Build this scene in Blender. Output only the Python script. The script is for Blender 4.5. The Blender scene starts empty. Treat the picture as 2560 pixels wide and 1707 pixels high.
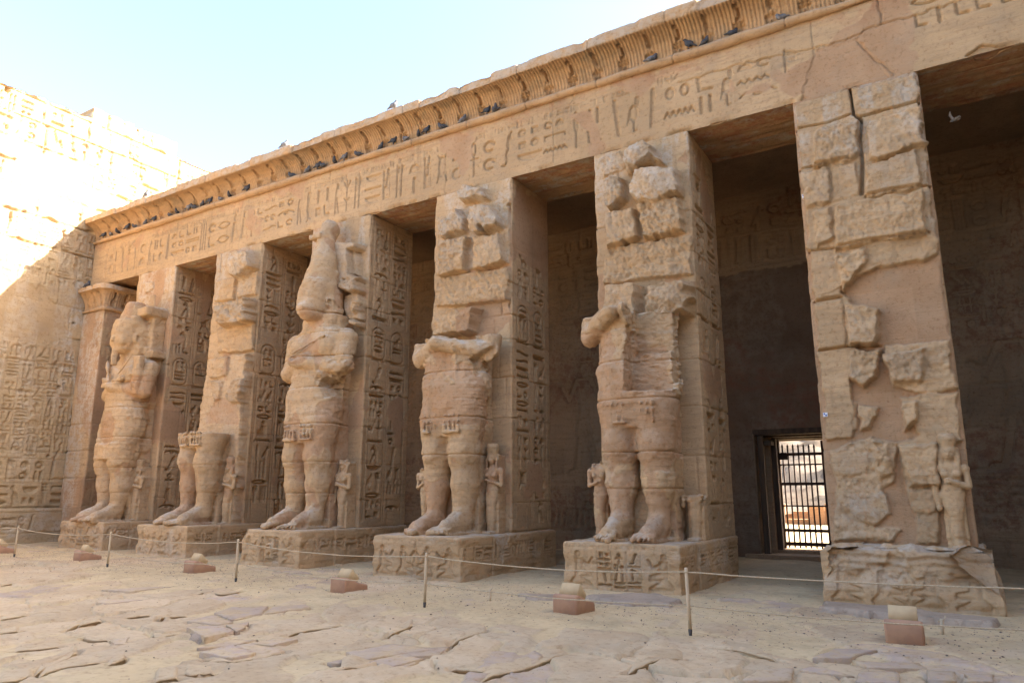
import bpy, math, random
import numpy as np
from math import radians, sin, cos, pi

# ------------------------------------------------------------------ camera, light, exposure
scene = bpy.context.scene
COL = scene.collection
F, YAW, PITCH = 1792.5, 0.5491925, 0.2064907          # focal length in photo pixels (2560 wide)
CAM = np.array([0.0, -13.34, 1.65])
cd = bpy.data.cameras.new('camera'); cam = bpy.data.objects.new('camera', cd); COL.objects.link(cam)
cd.sensor_width = 36.0; cd.lens = 36.0 * F / 2560.0; cd.clip_end = 5000; cd.clip_start = 0.05
cam.location = CAM.tolist(); cam.rotation_euler = (pi / 2 + PITCH, 0, YAW)
scene.camera = cam

SUN = np.array([2.1, 1.0, 1.46]); SUN /= np.linalg.norm(SUN)
EL = math.asin(SUN[2]); AZ = math.atan2(SUN[0], SUN[1])
world = bpy.data.worlds.new('World'); scene.world = world; world.use_nodes = True
wt = world.node_tree; sky = wt.nodes.new('ShaderNodeTexSky'); sky.sky_type = 'NISHITA'
sky.sun_disc = False; sky.sun_elevation = EL; sky.sun_rotation = AZ
sky.air_density = 1.0; sky.dust_density = 3.6; sky.ozone_density = 1.0
bg = wt.nodes['Background']; bg.inputs[1].default_value = 0.098
wt.links.new(sky.outputs[0], bg.inputs[0])
ld = bpy.data.lights.new('sun', 'SUN'); ld.energy = 4.3; ld.angle = radians(0.53); ld.color = (1.0, 0.92, 0.80)
sun = bpy.data.objects.new('sun', ld); COL.objects.link(sun)
import mathutils
sun.rotation_euler = mathutils.Vector(SUN.tolist()).to_track_quat('Z', 'Y').to_euler()
vs = scene.view_settings; vs.view_transform = 'Standard'; vs.look = 'None'; vs.gamma = 1; vs.use_curve_mapping = False
vs.exposure = 2.95
scene.cycles.max_bounces = 8; scene.cycles.diffuse_bounces = 6

R0 = np.random.RandomState(7)
f32 = np.float32

# camera helper: turns a photo pixel (2560 wide) into a point on a plane, used to read sizes off the photo
_fw = np.array([-sin(YAW) * cos(PITCH), cos(YAW) * cos(PITCH), sin(PITCH)])
_rt = np.array([cos(YAW), sin(YAW), 0.0]); _up = np.cross(_rt, _fw)
def ray(u, v): return (u - 1280) / F * _rt - (v - 853.5) / F * _up + _fw
def atY(u, v, y): r = ray(u, v); return CAM + r * ((y - CAM[1]) / r[1])
def atX(u, v, x): r = ray(u, v); return CAM + r * ((x - CAM[0]) / r[0])
def atZ(u, v, z=0.0): r = ray(u, v); return CAM + r * ((z - CAM[2]) / r[2])

# ------------------------------------------------------------------ noise
_L2 = R0.rand(256, 256).astype(f32) * 2 - 1
_L3 = R0.rand(64, 64, 64).astype(f32) * 2 - 1
def n2(x, y):
    xi = np.floor(x).astype(np.int32); yi = np.floor(y).astype(np.int32)
    fx = (x - xi).astype(f32); fy = (y - yi).astype(f32)
    fx = fx * fx * (3 - 2 * fx); fy = fy * fy * (3 - 2 * fy)
    a = xi & 255; b = yi & 255; a1 = (a + 1) & 255; b1 = (b + 1) & 255
    return (_L2[a, b] * (1 - fx) + _L2[a1, b] * fx) * (1 - fy) + (_L2[a, b1] * (1 - fx) + _L2[a1, b1] * fx) * fy
def fb2(x, y, o=4, g=.5):
    s = 0; k = 1; q = 1.0
    for i in range(o):
        s = s + q * n2(x * k + i * 37.3, y * k + i * 19.7); k *= 2.03; q *= g
    return s
def n3(p):
    i = np.floor(p).astype(np.int32); f = (p - i).astype(f32); f = f * f * (3 - 2 * f)
    i0 = i & 63; i1 = (i + 1) & 63
    X0, Y0, Z0 = i0.T; X1, Y1, Z1 = i1.T; fx, fy, fz = f.T
    a = _L3[X0, Y0, Z0] * (1 - fx) + _L3[X1, Y0, Z0] * fx; b = _L3[X0, Y1, Z0] * (1 - fx) + _L3[X1, Y1, Z0] * fx
    c = _L3[X0, Y0, Z1] * (1 - fx) + _L3[X1, Y0, Z1] * fx; d = _L3[X0, Y1, Z1] * (1 - fx) + _L3[X1, Y1, Z1] * fx
    return (a * (1 - fy) + b * fy) * (1 - fz) + (c * (1 - fy) + d * fy) * fz
def fb3(p, o=3, g=.5):
    s = 0; k = 1; q = 1.0
    for i in range(o): s = s + q * n3(p * k + i * 17.3); k *= 2.03; q *= g
    return s
def fac2(x, y, o=3, g=.5):
    """faceted noise: straight, angular planes like broken stone"""
    s = 0; q = 1.0
    for i in range(o):
        c, d = cos(.7 + i), sin(.7 + i); X, Y = x * c - y * d + i * 31.7, x * d + y * c + i * 11.3
        xi = np.floor(X).astype(np.int32); yi = np.floor(Y).astype(np.int32); fx = X - xi; fy = Y - yi; a = xi & 255; b = yi & 255; a1 = (a + 1) & 255; b1 = (b + 1) & 255
        s = s + q * np.where(fx > fy, _L2[a, b] * (1 - fx) + _L2[a1, b] * (fx - fy) + _L2[a1, b1] * fy, _L2[a, b] * (1 - fy) + _L2[a, b1] * (fy - fx) + _L2[a1, b1] * fx); x = x * 2.1; y = y * 2.1; q *= g
    return s
def ss(a, b, x):
    t = np.clip((x - a) / (b - a), 0, 1); return t * t * (3 - 2 * t)

# ------------------------------------------------------------------ objects
def link(o, parent=None):
    COL.objects.link(o)
    if parent is not None: o.parent = parent
    return o
def tag(o, label=None, cat=None, group=None, kind=None):
    if label: o['label'] = label
    if cat: o['category'] = cat
    if group: o['group'] = group
    if kind: o['kind'] = kind
    return o
def thing(name, label, cat, loc=(0, 0, 0), group=None):
    o = bpy.data.objects.new(name, None); o.empty_display_size = .2; o.location = loc
    link(o); return tag(o, label, cat, group)
def mesh(name, V, Q, mat, parent=None, A=None, smooth=True, at=None, T=None):
    """V (n,3) in world space; Q (m,4) quads; T (k,3) triangles; A (n,4) attribute"""
    V = np.asarray(V, f32).reshape(-1, 3)
    if at is not None: V = V - np.asarray(at, f32)
    me = bpy.data.meshes.new(name)
    Q = np.zeros((0, 4), np.int32) if Q is None else np.asarray(Q, np.int32).reshape(-1, 4)
    T = np.zeros((0, 3), np.int32) if T is None else np.asarray(T, np.int32).reshape(-1, 3)
    me.vertices.add(len(V)); me.vertices.foreach_set('co', V.ravel())
    nl = Q.size + T.size; me.loops.add(nl)
    me.loops.foreach_set('vertex_index', np.concatenate([Q.ravel(), T.ravel()]))
    me.polygons.add(len(Q) + len(T))
    st = np.concatenate([np.arange(len(Q)) * 4, Q.size + np.arange(len(T)) * 3]).astype(np.int32)
    me.polygons.foreach_set('loop_start', st)
    if smooth: me.polygons.foreach_set('use_smooth', np.ones(len(st), bool))
    if A is not None:
        at_ = me.attributes.new('A', 'FLOAT_COLOR', 'POINT'); at_.data.foreach_set('color', np.asarray(A, f32).ravel())
    me.update(calc_edges=True); me.validate()
    me.materials.append(mat)
    o = bpy.data.objects.new(name, me)
    return link(o, parent)
def gq(nu, nv, flip=False):
    i = np.arange(nu * nv).reshape(nu, nv)
    q = np.stack([i[:-1, :-1], i[1:, :-1], i[1:, 1:], i[:-1, 1:]], -1).reshape(-1, 4)
    return q[:, ::-1] if flip else q
class Join:
    def __init__(s): s.V = []; s.Q = []; s.T = []; s.A = []; s.n = 0
    def add(s, V, Q=None, A=None, T=None):
        V = np.asarray(V, f32).reshape(-1, 3)
        if A is None: A = np.tile(np.array([0, 0, 0, .5], f32), (len(V), 1))
        if Q is not None and len(Q): s.Q.append(np.asarray(Q) + s.n)
        if T is not None and len(T): s.T.append(np.asarray(T) + s.n)
        s.V.append(V); s.A.append(A); s.n += len(V); return s
    def box(s, a, b, A=None):
        x0, y0, z0 = a; x1, y1, z1 = b
        V = [(x0, y0, z0), (x1, y0, z0), (x1, y1, z0), (x0, y1, z0), (x0, y0, z1), (x1, y0, z1), (x1, y1, z1), (x0, y1, z1)]
        Q = [(0, 3, 2, 1), (4, 5, 6, 7), (0, 1, 5, 4), (1, 2, 6, 5), (2, 3, 7, 6), (3, 0, 4, 7)]
        V = np.array(V, float)[np.array(Q).ravel()]; return s.add(V, np.arange(24).reshape(6, 4))
    def tube(s, pts, r, n=8, cap=True):
        P = np.asarray(pts, float); r = np.broadcast_to(np.asarray(r, float), (len(P),))
        t = np.gradient(P, axis=0); t /= np.linalg.norm(t, axis=1)[:, None] + 1e-9
        ref = np.array([0, 0, 1.0]) if abs(t[:, 2]).mean() < .8 else np.array([1.0, 0, 0])
        a = np.cross(t, ref); a /= np.linalg.norm(a, axis=1)[:, None] + 1e-9; b = np.cross(t, a)
        th = np.arange(n) / n * 2 * pi
        V = P[:, None] + r[:, None, None] * (a[:, None] * np.cos(th)[None, :, None] + b[:, None] * np.sin(th)[None, :, None])
        m = len(P); i = np.arange(m * n).reshape(m, n); j = np.roll(i, -1, 1)
        Q = np.stack([i[:-1], i[1:], j[1:], j[:-1]], -1).reshape(-1, 4)
        V = V.reshape(-1, 3); T = []
        if cap:
            V = np.concatenate([V, P[:1], P[-1:]]); c0 = m * n; c1 = c0 + 1
            T = [(c0, i[0, k], j[0, k]) for k in range(n)] + [(c1, j[-1, k], i[-1, k]) for k in range(n)]
        return s.add(V, Q, None, T)
    def build(s, name, mat, parent=None, smooth=True, at=None):
        return mesh(name, np.concatenate(s.V), np.concatenate(s.Q) if s.Q else None, mat, parent,
                    np.concatenate(s.A), smooth, at, np.concatenate(s.T) if s.T else None)

# ------------------------------------------------------------------ materials
def nodes(name):
    m = bpy.data.materials.new(name); m.use_nodes = True; t = m.node_tree
    return m, t, t.nodes['Principled BSDF']
def N(t, typ, **kw):
    n = t.nodes.new(typ)
    for k, v in kw.items():
        if k.startswith('i_'): n.inputs[k[2:]].default_value = v
        else: setattr(n, k, v)
    return n
def mixc(t, fac, a, b, mode='MIX'):
    n = t.nodes.new('ShaderNodeMix'); n.data_type = 'RGBA'; n.blend_type = mode; n.clamp_factor = True
    for s, v in ((0, fac), (6, a), (7, b)):
        if hasattr(v, 'links') or isinstance(v, bpy.types.NodeSocket): t.links.new(v, n.inputs[s])
        else: n.inputs[s].default_value = (v + (1,)) if isinstance(v, tuple) else v
    return n.outputs[2]
def ramp(t, sock, a, b):
    n = t.nodes.new('ShaderNodeMapRange'); n.interpolation_type = 'SMOOTHSTEP'
    n.inputs[1].default_value = a; n.inputs[2].default_value = b; t.links.new(sock, n.inputs[0]); return n.outputs[0]
def noise(t, vec, scale, detail=4, rough=.55):
    n = N(t, 'ShaderNodeTexNoise'); n.inputs['Scale'].default_value = scale; n.inputs['Detail'].default_value = detail
    n.inputs['Roughness'].default_value = rough; t.links.new(vec, n.inputs['Vector']); return n.outputs[0]
def mapped(t, vec, sc):
    n = N(t, 'ShaderNodeMapping'); n.inputs['Scale'].default_value = sc; t.links.new(vec, n.inputs['Vector']); return n.outputs[0]
def stone(name, c1, c2, plaster, grey, paint, bump=.85, rough=.95):
    m, t, b = nodes(name); tc = N(t, 'ShaderNodeTexCoord'); v = tc.outputs['Object']
    at = N(t, 'ShaderNodeAttribute', attribute_name='A'); sep = N(t, 'ShaderNodeSeparateColor'); t.links.new(at.outputs['Color'], sep.inputs[0])
    strata = mapped(t, v, (.8, .8, 6.0))
    n1 = noise(t, v, .55, 5); n2_ = noise(t, strata, 2.2, 5); n3_ = noise(t, v, 14, 6, .65); n4 = noise(t, v, 70, 3)
    c = mixc(t, ramp(t, n1, .36, .64), c1, c2)
    c = mixc(t, ramp(t, n2_, .42, .72), c, tuple(x * .80 for x in c1))
    pl = mixc(t, ramp(t, noise(t, v, 1.3, 3), .35, .65), plaster, tuple(x * f for x, f in zip(plaster, (.88, .84, .80))))
    c = mixc(t, sep.outputs[0], c, pl)
    gm = N(t, 'ShaderNodeMath', operation='MULTIPLY'); t.links.new(sep.outputs[1], gm.inputs[0]); t.links.new(ramp(t, noise(t, v, 3.5, 6, .7), .38, .6), gm.inputs[1])
    c = mixc(t, gm.outputs[0], c, grey)
    pm = N(t, 'ShaderNodeMath', operation='MULTIPLY'); t.links.new(sep.outputs[2], pm.inputs[0]); t.links.new(ramp(t, noise(t, v, 4, 5, .7), .4, .62), pm.inputs[1])
    c = mixc(t, pm.outputs[0], c, paint)
    gb = ramp(t, noise(t, v, 1.1, 6, .6), .50, .74); gm2 = N(t, 'ShaderNodeMath', operation='MULTIPLY'); gm2.inputs[1].default_value = .55; t.links.new(gb, gm2.inputs[0])
    c = mixc(t, gm2.outputs[0], c, tuple(.9 * (.5 * q + .5 * sum(c2) / 3 * w_) for q, w_ in zip(c2, (1.18, 1.0, .80))))
    st = ramp(t, noise(t, mapped(t, v, (2.6, 2.6, .22)), 1.6, 5, .6), .56, .78); sm2 = N(t, 'ShaderNodeMath', operation='MULTIPLY'); sm2.inputs[1].default_value = .5; t.links.new(st, sm2.inputs[0])
    c = mixc(t, sm2.outputs[0], c, tuple(q * .62 for q in c2))
    tone = N(t, 'ShaderNodeMapRange'); tone.inputs[1].default_value = 0; tone.inputs[2].default_value = 1; tone.inputs[3].default_value = .74; tone.inputs[4].default_value = 1.26
    t.links.new(at.outputs['Alpha'], tone.inputs[0])
    hs = N(t, 'ShaderNodeHueSaturation'); t.links.new(c, hs.inputs['Color']); t.links.new(tone.outputs[0], hs.inputs['Value'])
    c = mixc(t, ramp(t, n3_, .3, .7), hs.outputs[0], (.80, .78, .76), 'MULTIPLY') if False else mixc(t, ramp(t, n3_, .25, .5), mixc(t, 1.0, hs.outputs[0], (.72, .67, .62), 'MULTIPLY'), hs.outputs[0])
    t.links.new(c, b.inputs['Base Color']); b.inputs['Roughness'].default_value = rough; b.inputs['Specular IOR Level'].default_value = .12
    h = N(t, 'ShaderNodeMath', operation='MULTIPLY_ADD'); t.links.new(n3_, h.inputs[0]); h.inputs[1].default_value = 1.0
    t.links.new(n4, h.inputs[2])
    h2 = N(t, 'ShaderNodeMath', operation='MULTIPLY_ADD'); t.links.new(n2_, h2.inputs[0]); h2.inputs[1].default_value = 1.2; t.links.new(h.outputs[0], h2.inputs[2])
    bp = N(t, 'ShaderNodeBump'); bp.inputs['Strength'].default_value = bump; bp.inputs['Distance'].default_value = .02
    t.links.new(h2.outputs[0], bp.inputs['Height']); t.links.new(bp.outputs[0], b.inputs['Normal'])
    return m
def plain(name, c1, c2, scale=8, rough=.8, bump=.3, metal=0.0, stretch=(1, 1, 1)):
    m, t, b = nodes(name); tc = N(t, 'ShaderNodeTexCoord'); v = mapped(t, tc.outputs['Object'], stretch)
    n = noise(t, v, scale, 5); c = mixc(t, ramp(t, n, .35, .65), c1, c2); t.links.new(c, b.inputs['Base Color'])
    b.inputs['Roughness'].default_value = rough; b.inputs['Metallic'].default_value = metal; b.inputs['Specular IOR Level'].default_value = .25
    bp = N(t, 'ShaderNodeBump'); bp.inputs['Strength'].default_value = bump; bp.inputs['Distance'].default_value = .01
    t.links.new(n, bp.inputs['Height']); t.links.new(bp.outputs[0], b.inputs['Normal']); return m
S1, S2 = (.55, .378, .217), (.475, .322, .180)
PLA, GRY, PNT = (.48, .312, .185), (.52, .44, .35), (.36, .13, .07)
M = {}
M['stone'] = stone('sandstone', S1, S2, PLA, GRY, PNT)
M['wall'] = stone('wall_sandstone', (.49, .36, .21), (.44, .315, .185), (.46, .33, .19), (.50, .45, .38), PNT)
M['cornice'] = stone('cornice_sandstone', (.53, .345, .19), (.48, .305, .165), PLA, (.50, .42, .33), (.20, .17, .12))
M['inner'] = stone('shaded_sandstone', (.37, .25, .152), (.30, .198, .118), (.19, .125, .082), (.36, .29, .21), (.20, .085, .05))  # sandstone copy darkened to carry the portico's interior shade in its colour
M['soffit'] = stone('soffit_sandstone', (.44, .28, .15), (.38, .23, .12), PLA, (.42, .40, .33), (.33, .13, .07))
M['ground'] = stone('court_ground', (.58, .44, .26), (.54, .40, .23), (.53, .40, .26), (.43, .33, .26), (.36, .24, .18), .45)
M['slab'] = stone('grey_slab', (.44, .34, .25), (.40, .31, .24), PLA, GRY, PNT)
M['redstone'] = plain('red_sandstone', (.42, .25, .155), (.35, .205, .135), 5, .85, .4)
M['tan'] = plain('tan_lamp_box', (.52, .385, .22), (.47, .34, .19), 6, .6, .1)
M['glass'] = plain('lamp_glass', (.25, .33, .36), (.20, .27, .30), 3, .08, .0)
M['dark'] = plain('dark_metal', (.07, .06, .05), (.05, .045, .04), 10, .5, .2, .6)
M['pole'] = plain('weathered_pale_wood', (.56, .45, .31), (.46, .36, .24), 14, .8, .4, 0, (1, 1, .12))
M['rope'] = plain('rope', (.50, .40, .27), (.40, .31, .20), 60, .9, .6)
M['iron'] = plain('rusty_iron', (.065, .035, .025), (.04, .025, .02), 18, .7, .3, .2)
M['wood'] = plain('old_dark_wood', (.10, .065, .04), (.06, .04, .027), 10, .85, .5, 0, (1, 1, .15))
M['feather'] = plain('slate_feathers', (.075, .08, .095), (.045, .048, .058), 9, .7, .1)
M['palefeather'] = plain('pale_feathers', (.42, .38, .35), (.25, .23, .22), 9, .7, .1)
M['neck'] = plain('dark_iridescent_feathers', (.03, .04, .045), (.05, .035, .06), 9, .45, .1)
M['hill'] = stone('desert_hill', (.17, .135, .105), (.135, .105, .08), (.10, .077, .058), (.26, .22, .17), (.15, .11, .08), 1.0)
M['brick'] = stone('mud_brick', (.40, .235, .13), (.34, .20, .11), PLA, GRY, PNT, .9)

# ------------------------------------------------------------------ relief drawing (heightfields in metres)
class Field:
    """a rectangular height map over (u, v) in metres: H relief, D carving, A attributes"""
    def __init__(s, u0, u1, v0, v1, res, seed=0, rough=.004):
        s.res = res; s.u = np.linspace(u0, u1, max(2, int(round((u1 - u0) / res)) + 1)).astype(f32)
        s.v = np.linspace(v0, v1, max(2, int(round((v1 - v0) / res)) + 1)).astype(f32)
        s.U, s.V = np.meshgrid(s.u, s.v, indexing='ij'); s.seed = seed; s.rng = random.Random(seed)
        so = seed * 13.7
        s.H = (fb2(s.U * 1.1 + so, s.V * 1.1, 5, .55) * rough * 1.6).astype(f32)
        s.D = np.zeros_like(s.H); s.patch = np.zeros_like(s.H); s.grey = np.zeros_like(s.H); s.paint = np.zeros_like(s.H)
        s.tone = .5 + .12 * fb2(s.U * .5 + so, s.V * .5 + 9, 3)
        s.keep = np.ones_like(s.H); s.bold = 1.55
    def win(s, a, b, c, d):
        i0 = max(0, np.searchsorted(s.u, a) - 1); i1 = min(len(s.u), np.searchsorted(s.u, b) + 1)
        j0 = max(0, np.searchsorted(s.v, c) - 1); j1 = min(len(s.v), np.searchsorted(s.v, d) + 1)
        return (slice(i0, i1), slice(j0, j1)) if i1 > i0 and j1 > j0 else None
    def carve(s, sd, w, depth, bulge=.35, soft=None):
        soft = soft or s.res * .5
        k = np.clip(.5 - sd / (2 * soft), 0, 1); inner = np.clip(-sd / .07, 0, 1)
        s.D[w] = np.maximum(s.D[w], depth * k * (1 - bulge * inner))
    def stroke(s, pts, wd, depth, bulge=.1):
        pts = np.asarray(pts, float); w = s.win(pts[:, 0].min() - wd - .05, pts[:, 0].max() + wd + .05, pts[:, 1].min() - wd - .05, pts[:, 1].max() + wd + .05)
        if not w: return
        U, V = s.U[w], s.V[w]; sd = np.full(U.shape, 9., f32)
        for (a, b), (c, d) in zip(pts[:-1], pts[1:]):
            dx, dy = c - a, d - b; L = dx * dx + dy * dy + 1e-9
            t = np.clip(((U - a) * dx + (V - b) * dy) / L, 0, 1)
            sd = np.minimum(sd, np.hypot(U - a - t * dx, V - b - t * dy))
        s.carve(sd - wd, w, depth, bulge)
    def ell(s, cx, cy, rx, ry, depth, ring=0, bulge=.4):
        w = s.win(cx - rx - .06, cx + rx + .06, cy - ry - .06, cy + ry + .06)
        if not w: return
        X = (s.U[w] - cx) / rx; Y = (s.V[w] - cy) / ry; r = np.hypot(X, Y) + 1e-6
        g = np.hypot(X / rx, Y / ry) / r + 1e-6; sd = (r - 1) / g
        if ring: sd = np.abs(sd + ring) - ring
        s.carve(sd, w, depth, bulge)
    def psd(s, pts, m=.1, wob=0.):
        P = np.asarray(pts, float); w = s.win(P[:, 0].min() - m, P[:, 0].max() + m, P[:, 1].min() - m, P[:, 1].max() + m)
        if not w: return None, None
        U, V = s.U[w].astype(float), s.V[w].astype(float)
        if wob:
            U = U + wob * fb2(U * 5 + s.seed, V * 5, 3); V = V + wob * fb2(U * 5 + 40, V * 5 + s.seed, 3)
        d = np.full(U.shape, 9.); ins = np.zeros(U.shape, bool); n = len(P)
        for i in range(n):
            (a, b), (c, e) = P[i], P[(i + 1) % n]; dx, dy = c - a, e - b
            t = np.clip(((U - a) * dx + (V - b) * dy) / (dx * dx + dy * dy + 1e-12), 0, 1)
            d = np.minimum(d, np.hypot(U - a - t * dx, V - b - t * dy))
            cr = ((b > V) != (e > V)) & (U < dx * (V - b) / (dy + (1e-12 if dy >= 0 else -1e-12)) + a); ins ^= cr
        return np.where(ins, -d, d).astype(f32), w
    def poly(s, pts, depth, bulge=.4):
        sd, w = s.psd(pts)
        if w: s.carve(sd, w, depth, bulge)
    def raise_(s, pts, h, edge=.05, rough=.02, patch=0., grey=.0, dome=0., wob=.03, rs=9.):
        sd, w = s.psd(pts, .15, wob)
        if not w: return
        fe = edge * .62 * (1 + .9 * (np.clip(fac2(s.U[w] * 6, s.V[w] * 6 + s.seed, 2), -.9, 1))); k = np.clip(-sd / fe, 0, 1); U, V = s.U[w], s.V[w]; rs = rs * s.rng.uniform(.55, 1.5); rough = rough * s.rng.uniform(.55, 1.2)
        hh = h + rough * 1.15 * fac2(U * rs * .55 + s.seed, V * rs * .55 + 3, 3, .6) + rough * .3 * fb2(U * rs * 2 + s.seed, V * rs * 2, 2)
        if rough > .015: hh = hh + .45 * rough * fb2((U + .6 * V) * 22, (V - .6 * U) * 8 + s.seed, 2)
        if dome: hh = hh + dome * ss(0, .35, -sd)
        if rough > .008: hh = hh - rough * .4 * np.clip(fb2(U * 24, V * 24 + s.seed, 2) - .3, 0, 1)
        s.H[w] = s.H[w] * (1 - k) + np.maximum(hh, s.H[w] if h > 0 else -9) * k
        s.patch[w] = s.patch[w] * (1 - k) + patch * k; s.grey[w] = s.grey[w] * (1 - k) + grey * k
        s.tone[w] = s.tone[w] * (1 - k) + k * (.5 + .3 * (s.rng.random() - .5)); s.keep[w] = np.minimum(s.keep[w], 1 - k)
    def plaster(s, pts, dh=-.004, wob=.05):
        sd, w = s.psd(pts, .1, wob)
        if not w: return
        k = ss(-.01, .015, -sd)
        s.patch[w] = np.maximum(s.patch[w], k); s.keep[w] = np.minimum(s.keep[w], 1 - k)
        s.H[w] = s.H[w] * (1 - k) + k * (dh + .15 * s.H[w])
    def noise_plaster(s, thr, scale=.6, dh=.0, lo=None, hi=None):
        nz = fb2(s.U * scale + s.seed * 3.1, s.V * scale + 11, 5, .5)
        k = ss(thr, thr + .05, nz)
        if lo is not None: k = k * ss(lo, lo + .3, s.V) * (1 - ss(hi - .3, hi, s.V))
        s.patch = np.maximum(s.patch, k); s.keep = np.minimum(s.keep, 1 - k); s.H = s.H * (1 - k) + k * dh
    def joints(s, courses, ln, depth=.018, wd=.010, tone=.22, chip=.5, off=0):
        W = s.u[-1] - s.u[0]; jit = .012 * fb2(s.U * 1.7 + s.seed, s.V * 1.7, 3); G = np.zeros_like(s.H)
        chipn = np.clip(fb2(s.U * 2.2 + 5, s.V * 2.2 + s.seed, 3) - .15, 0, 1) * chip
        for a, b in zip(courses[:-1], courses[1:]):
            w = s.win(s.u[0] - 1, s.u[-1] + 1, a, b)
            if not w: continue
            sd = np.minimum(np.abs(s.V[w] + jit[w] - a), 9)
            x = s.u[0] - s.rng.random() * ln + off; xs = []
            while x < s.u[-1] + ln: xs.append(x); x += ln * (.65 + .7 * s.rng.random())
            xs = np.array(xs); idx = np.searchsorted(xs, s.U[w] + jit[w]); tn = np.array([s.rng.random() for _ in range(len(xs) + 2)])
            s.tone[w] += tone * (tn[idx] - .5)
            for q in xs: sd = np.minimum(sd, np.abs(s.U[w] + jit[w] * 1.3 - q))
            G[w] = np.maximum(G[w], (depth * (1 + 1.5 * chipn[w])) * np.clip(1.4 - sd / (wd * (1 + 3 * chipn[w])), 0, 1))
        s.H -= np.minimum(G, depth * 2.2) * (.25 + .75 * s.keep)
    def pits(s, n, r=.04, d=.12):
        for _ in range(n):
            s.ell(s.rng.uniform(s.u[0], s.u[-1]), s.rng.uniform(s.v[0], s.v[-1]), r * s.rng.uniform(.6, 1.3), r * s.rng.uniform(.6, 1.2), d, 0, 0)
    def done(s):
        return s.H - s.D * s.keep
    def attr(s): return np.stack([np.broadcast_to(q, s.U.shape) for q in (s.patch, s.grey, s.paint, np.clip(s.tone, 0, 1))], -1).reshape(-1, 4)

def arc(cx, cy, rx, ry, a0, a1, n=9): return [(cx + rx * cos(radians(a0 + (a1 - a0) * i / (n - 1))), cy + ry * sin(radians(a0 + (a1 - a0) * i / (n - 1)))) for i in range(n)]
# generic carved signs on a unit cell: l polyline, e filled ellipse, o ring, p polygon
TALL = [
 [('l', [(.5, .02), (.5, .45)], .05), ('e', .5, .7, .14, .28)],
 [('p', [(.3, .02), (.42, .02), (.6, .75), (.62, .98), (.45, .98), (.4, .7)])],
 [('e', .45, .5, .28, .2), ('e', .72, .78, .13, .13), ('l', [(.45, .35), (.45, .05), (.62, .05)], .035), ('p', [(.02, .2), (.3, .5), (.22, .62)])],
 [('o', .5, .76, .17, .2, .05), ('l', [(.5, .55), (.5, .02)], .055), ('l', [(.2, .48), (.8, .48)], .05)],
 [('e', .5, .85, .13, .13), ('p', [(.3, .7), (.68, .7), (.72, .4), (.95, .32), (.95, .02), (.2, .02), (.25, .4)])],
 [('l', [(.3, .02), (.35, .7), (.55, .95), (.7, .8)], .05), ('l', [(.5, .5), (.75, .02)], .05)],
 [('l', [(.5, .02), (.5, .98)], .06), ('l', [(.25, .95), (.75, .95)], .04), ('l', [(.25, .82), (.75, .82)], .035), ('l', [(.28, .69), (.72, .69)], .035)],
 [('l', [(.2, .02), (.2, .98)], .05), ('l', [(.5, .02), (.5, .98)], .05), ('l', [(.8, .02), (.8, .98)], .05)],
 [('l', [(.3, .02), (.3, .95)], .05), ('p', [(.32, .95), (.8, .85), (.8, .65), (.32, .7)])],
 [('l', [(.1, .2), (.3, .55), (.5, .25), (.75, .6), (.95, .85)], .06), ('e', .92, .85, .08, .08)],
 [('e', .5, .55, .26, .3), ('l', [(.2, .9), (.35, .75)], .03), ('l', [(.8, .9), (.65, .75)], .03), ('l', [(.15, .1), (.3, .35)], .03), ('l', [(.85, .1), (.7, .35)], .03)],
 [('l', [(.25, .02), (.6, .98)], .06), ('l', [(.55, .02), (.85, .9)], .05)],
 [('e', .55, .82, .17, .14), ('p', [(.40, .75), (.70, .75), (.72, .35), (.55, .15), (.25, .05), (.32, .3)]), ('l', [(.55, .18), (.55, .03), (.72, .03)], .035), ('l', [(.42, .93), (.44, .98)], .03), ('l', [(.66, .93), (.64, .98)], .03)],
 [('e', .5, .42, .25, .17), ('p', [(.60, .45), (.80, .80), (.68, .84), (.48, .52)]), ('e', .77, .82, .10, .08), ('l', [(.85, .82), (.97, .76)], .03), ('l', [(.45, .28), (.45, .03), (.60, .03)], .03), ('l', [(.55, .28), (.55, .03)], .03), ('p', [(.30, .45), (.02, .20), (.12, .18), (.36, .32)])],
 [('e', .48, .88, .10, .10), ('p', [(.34, .76), (.62, .76), (.66, .45), (.90, .40), (.90, .05), (.25, .05), (.28, .4)]), ('l', [(.86, .05), (.86, .95), (.95, .90)], .03), ('l', [(.55, .62), (.84, .66)], .035)],
 [('l', [(.15, .08), (.30, .05), (.45, .15), (.40, .35), (.55, .50), (.60, .85), (.75, .95)], .06), ('p', [(.45, .55), (.80, .75), (.72, .90), (.50, .80)])],
 [('l', [(.5, .02), (.5, .7)], .045), ('l', [(.5, .7), (.2, .95)], .04), ('l', [(.5, .7), (.8, .95)], .04), ('l', [(.5, .55), (.5, .98)], .04), ('l', [(.5, .3), (.25, .42)], .035), ('l', [(.5, .3), (.75, .42)], .035)],
 [('l', [(.2, .02), (.2, .98)], .045), ('e', .32, .82, .12, .1), ('l', [(.55, .02), (.55, .98)], .045), ('e', .67, .82, .12, .1)],
]
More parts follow.
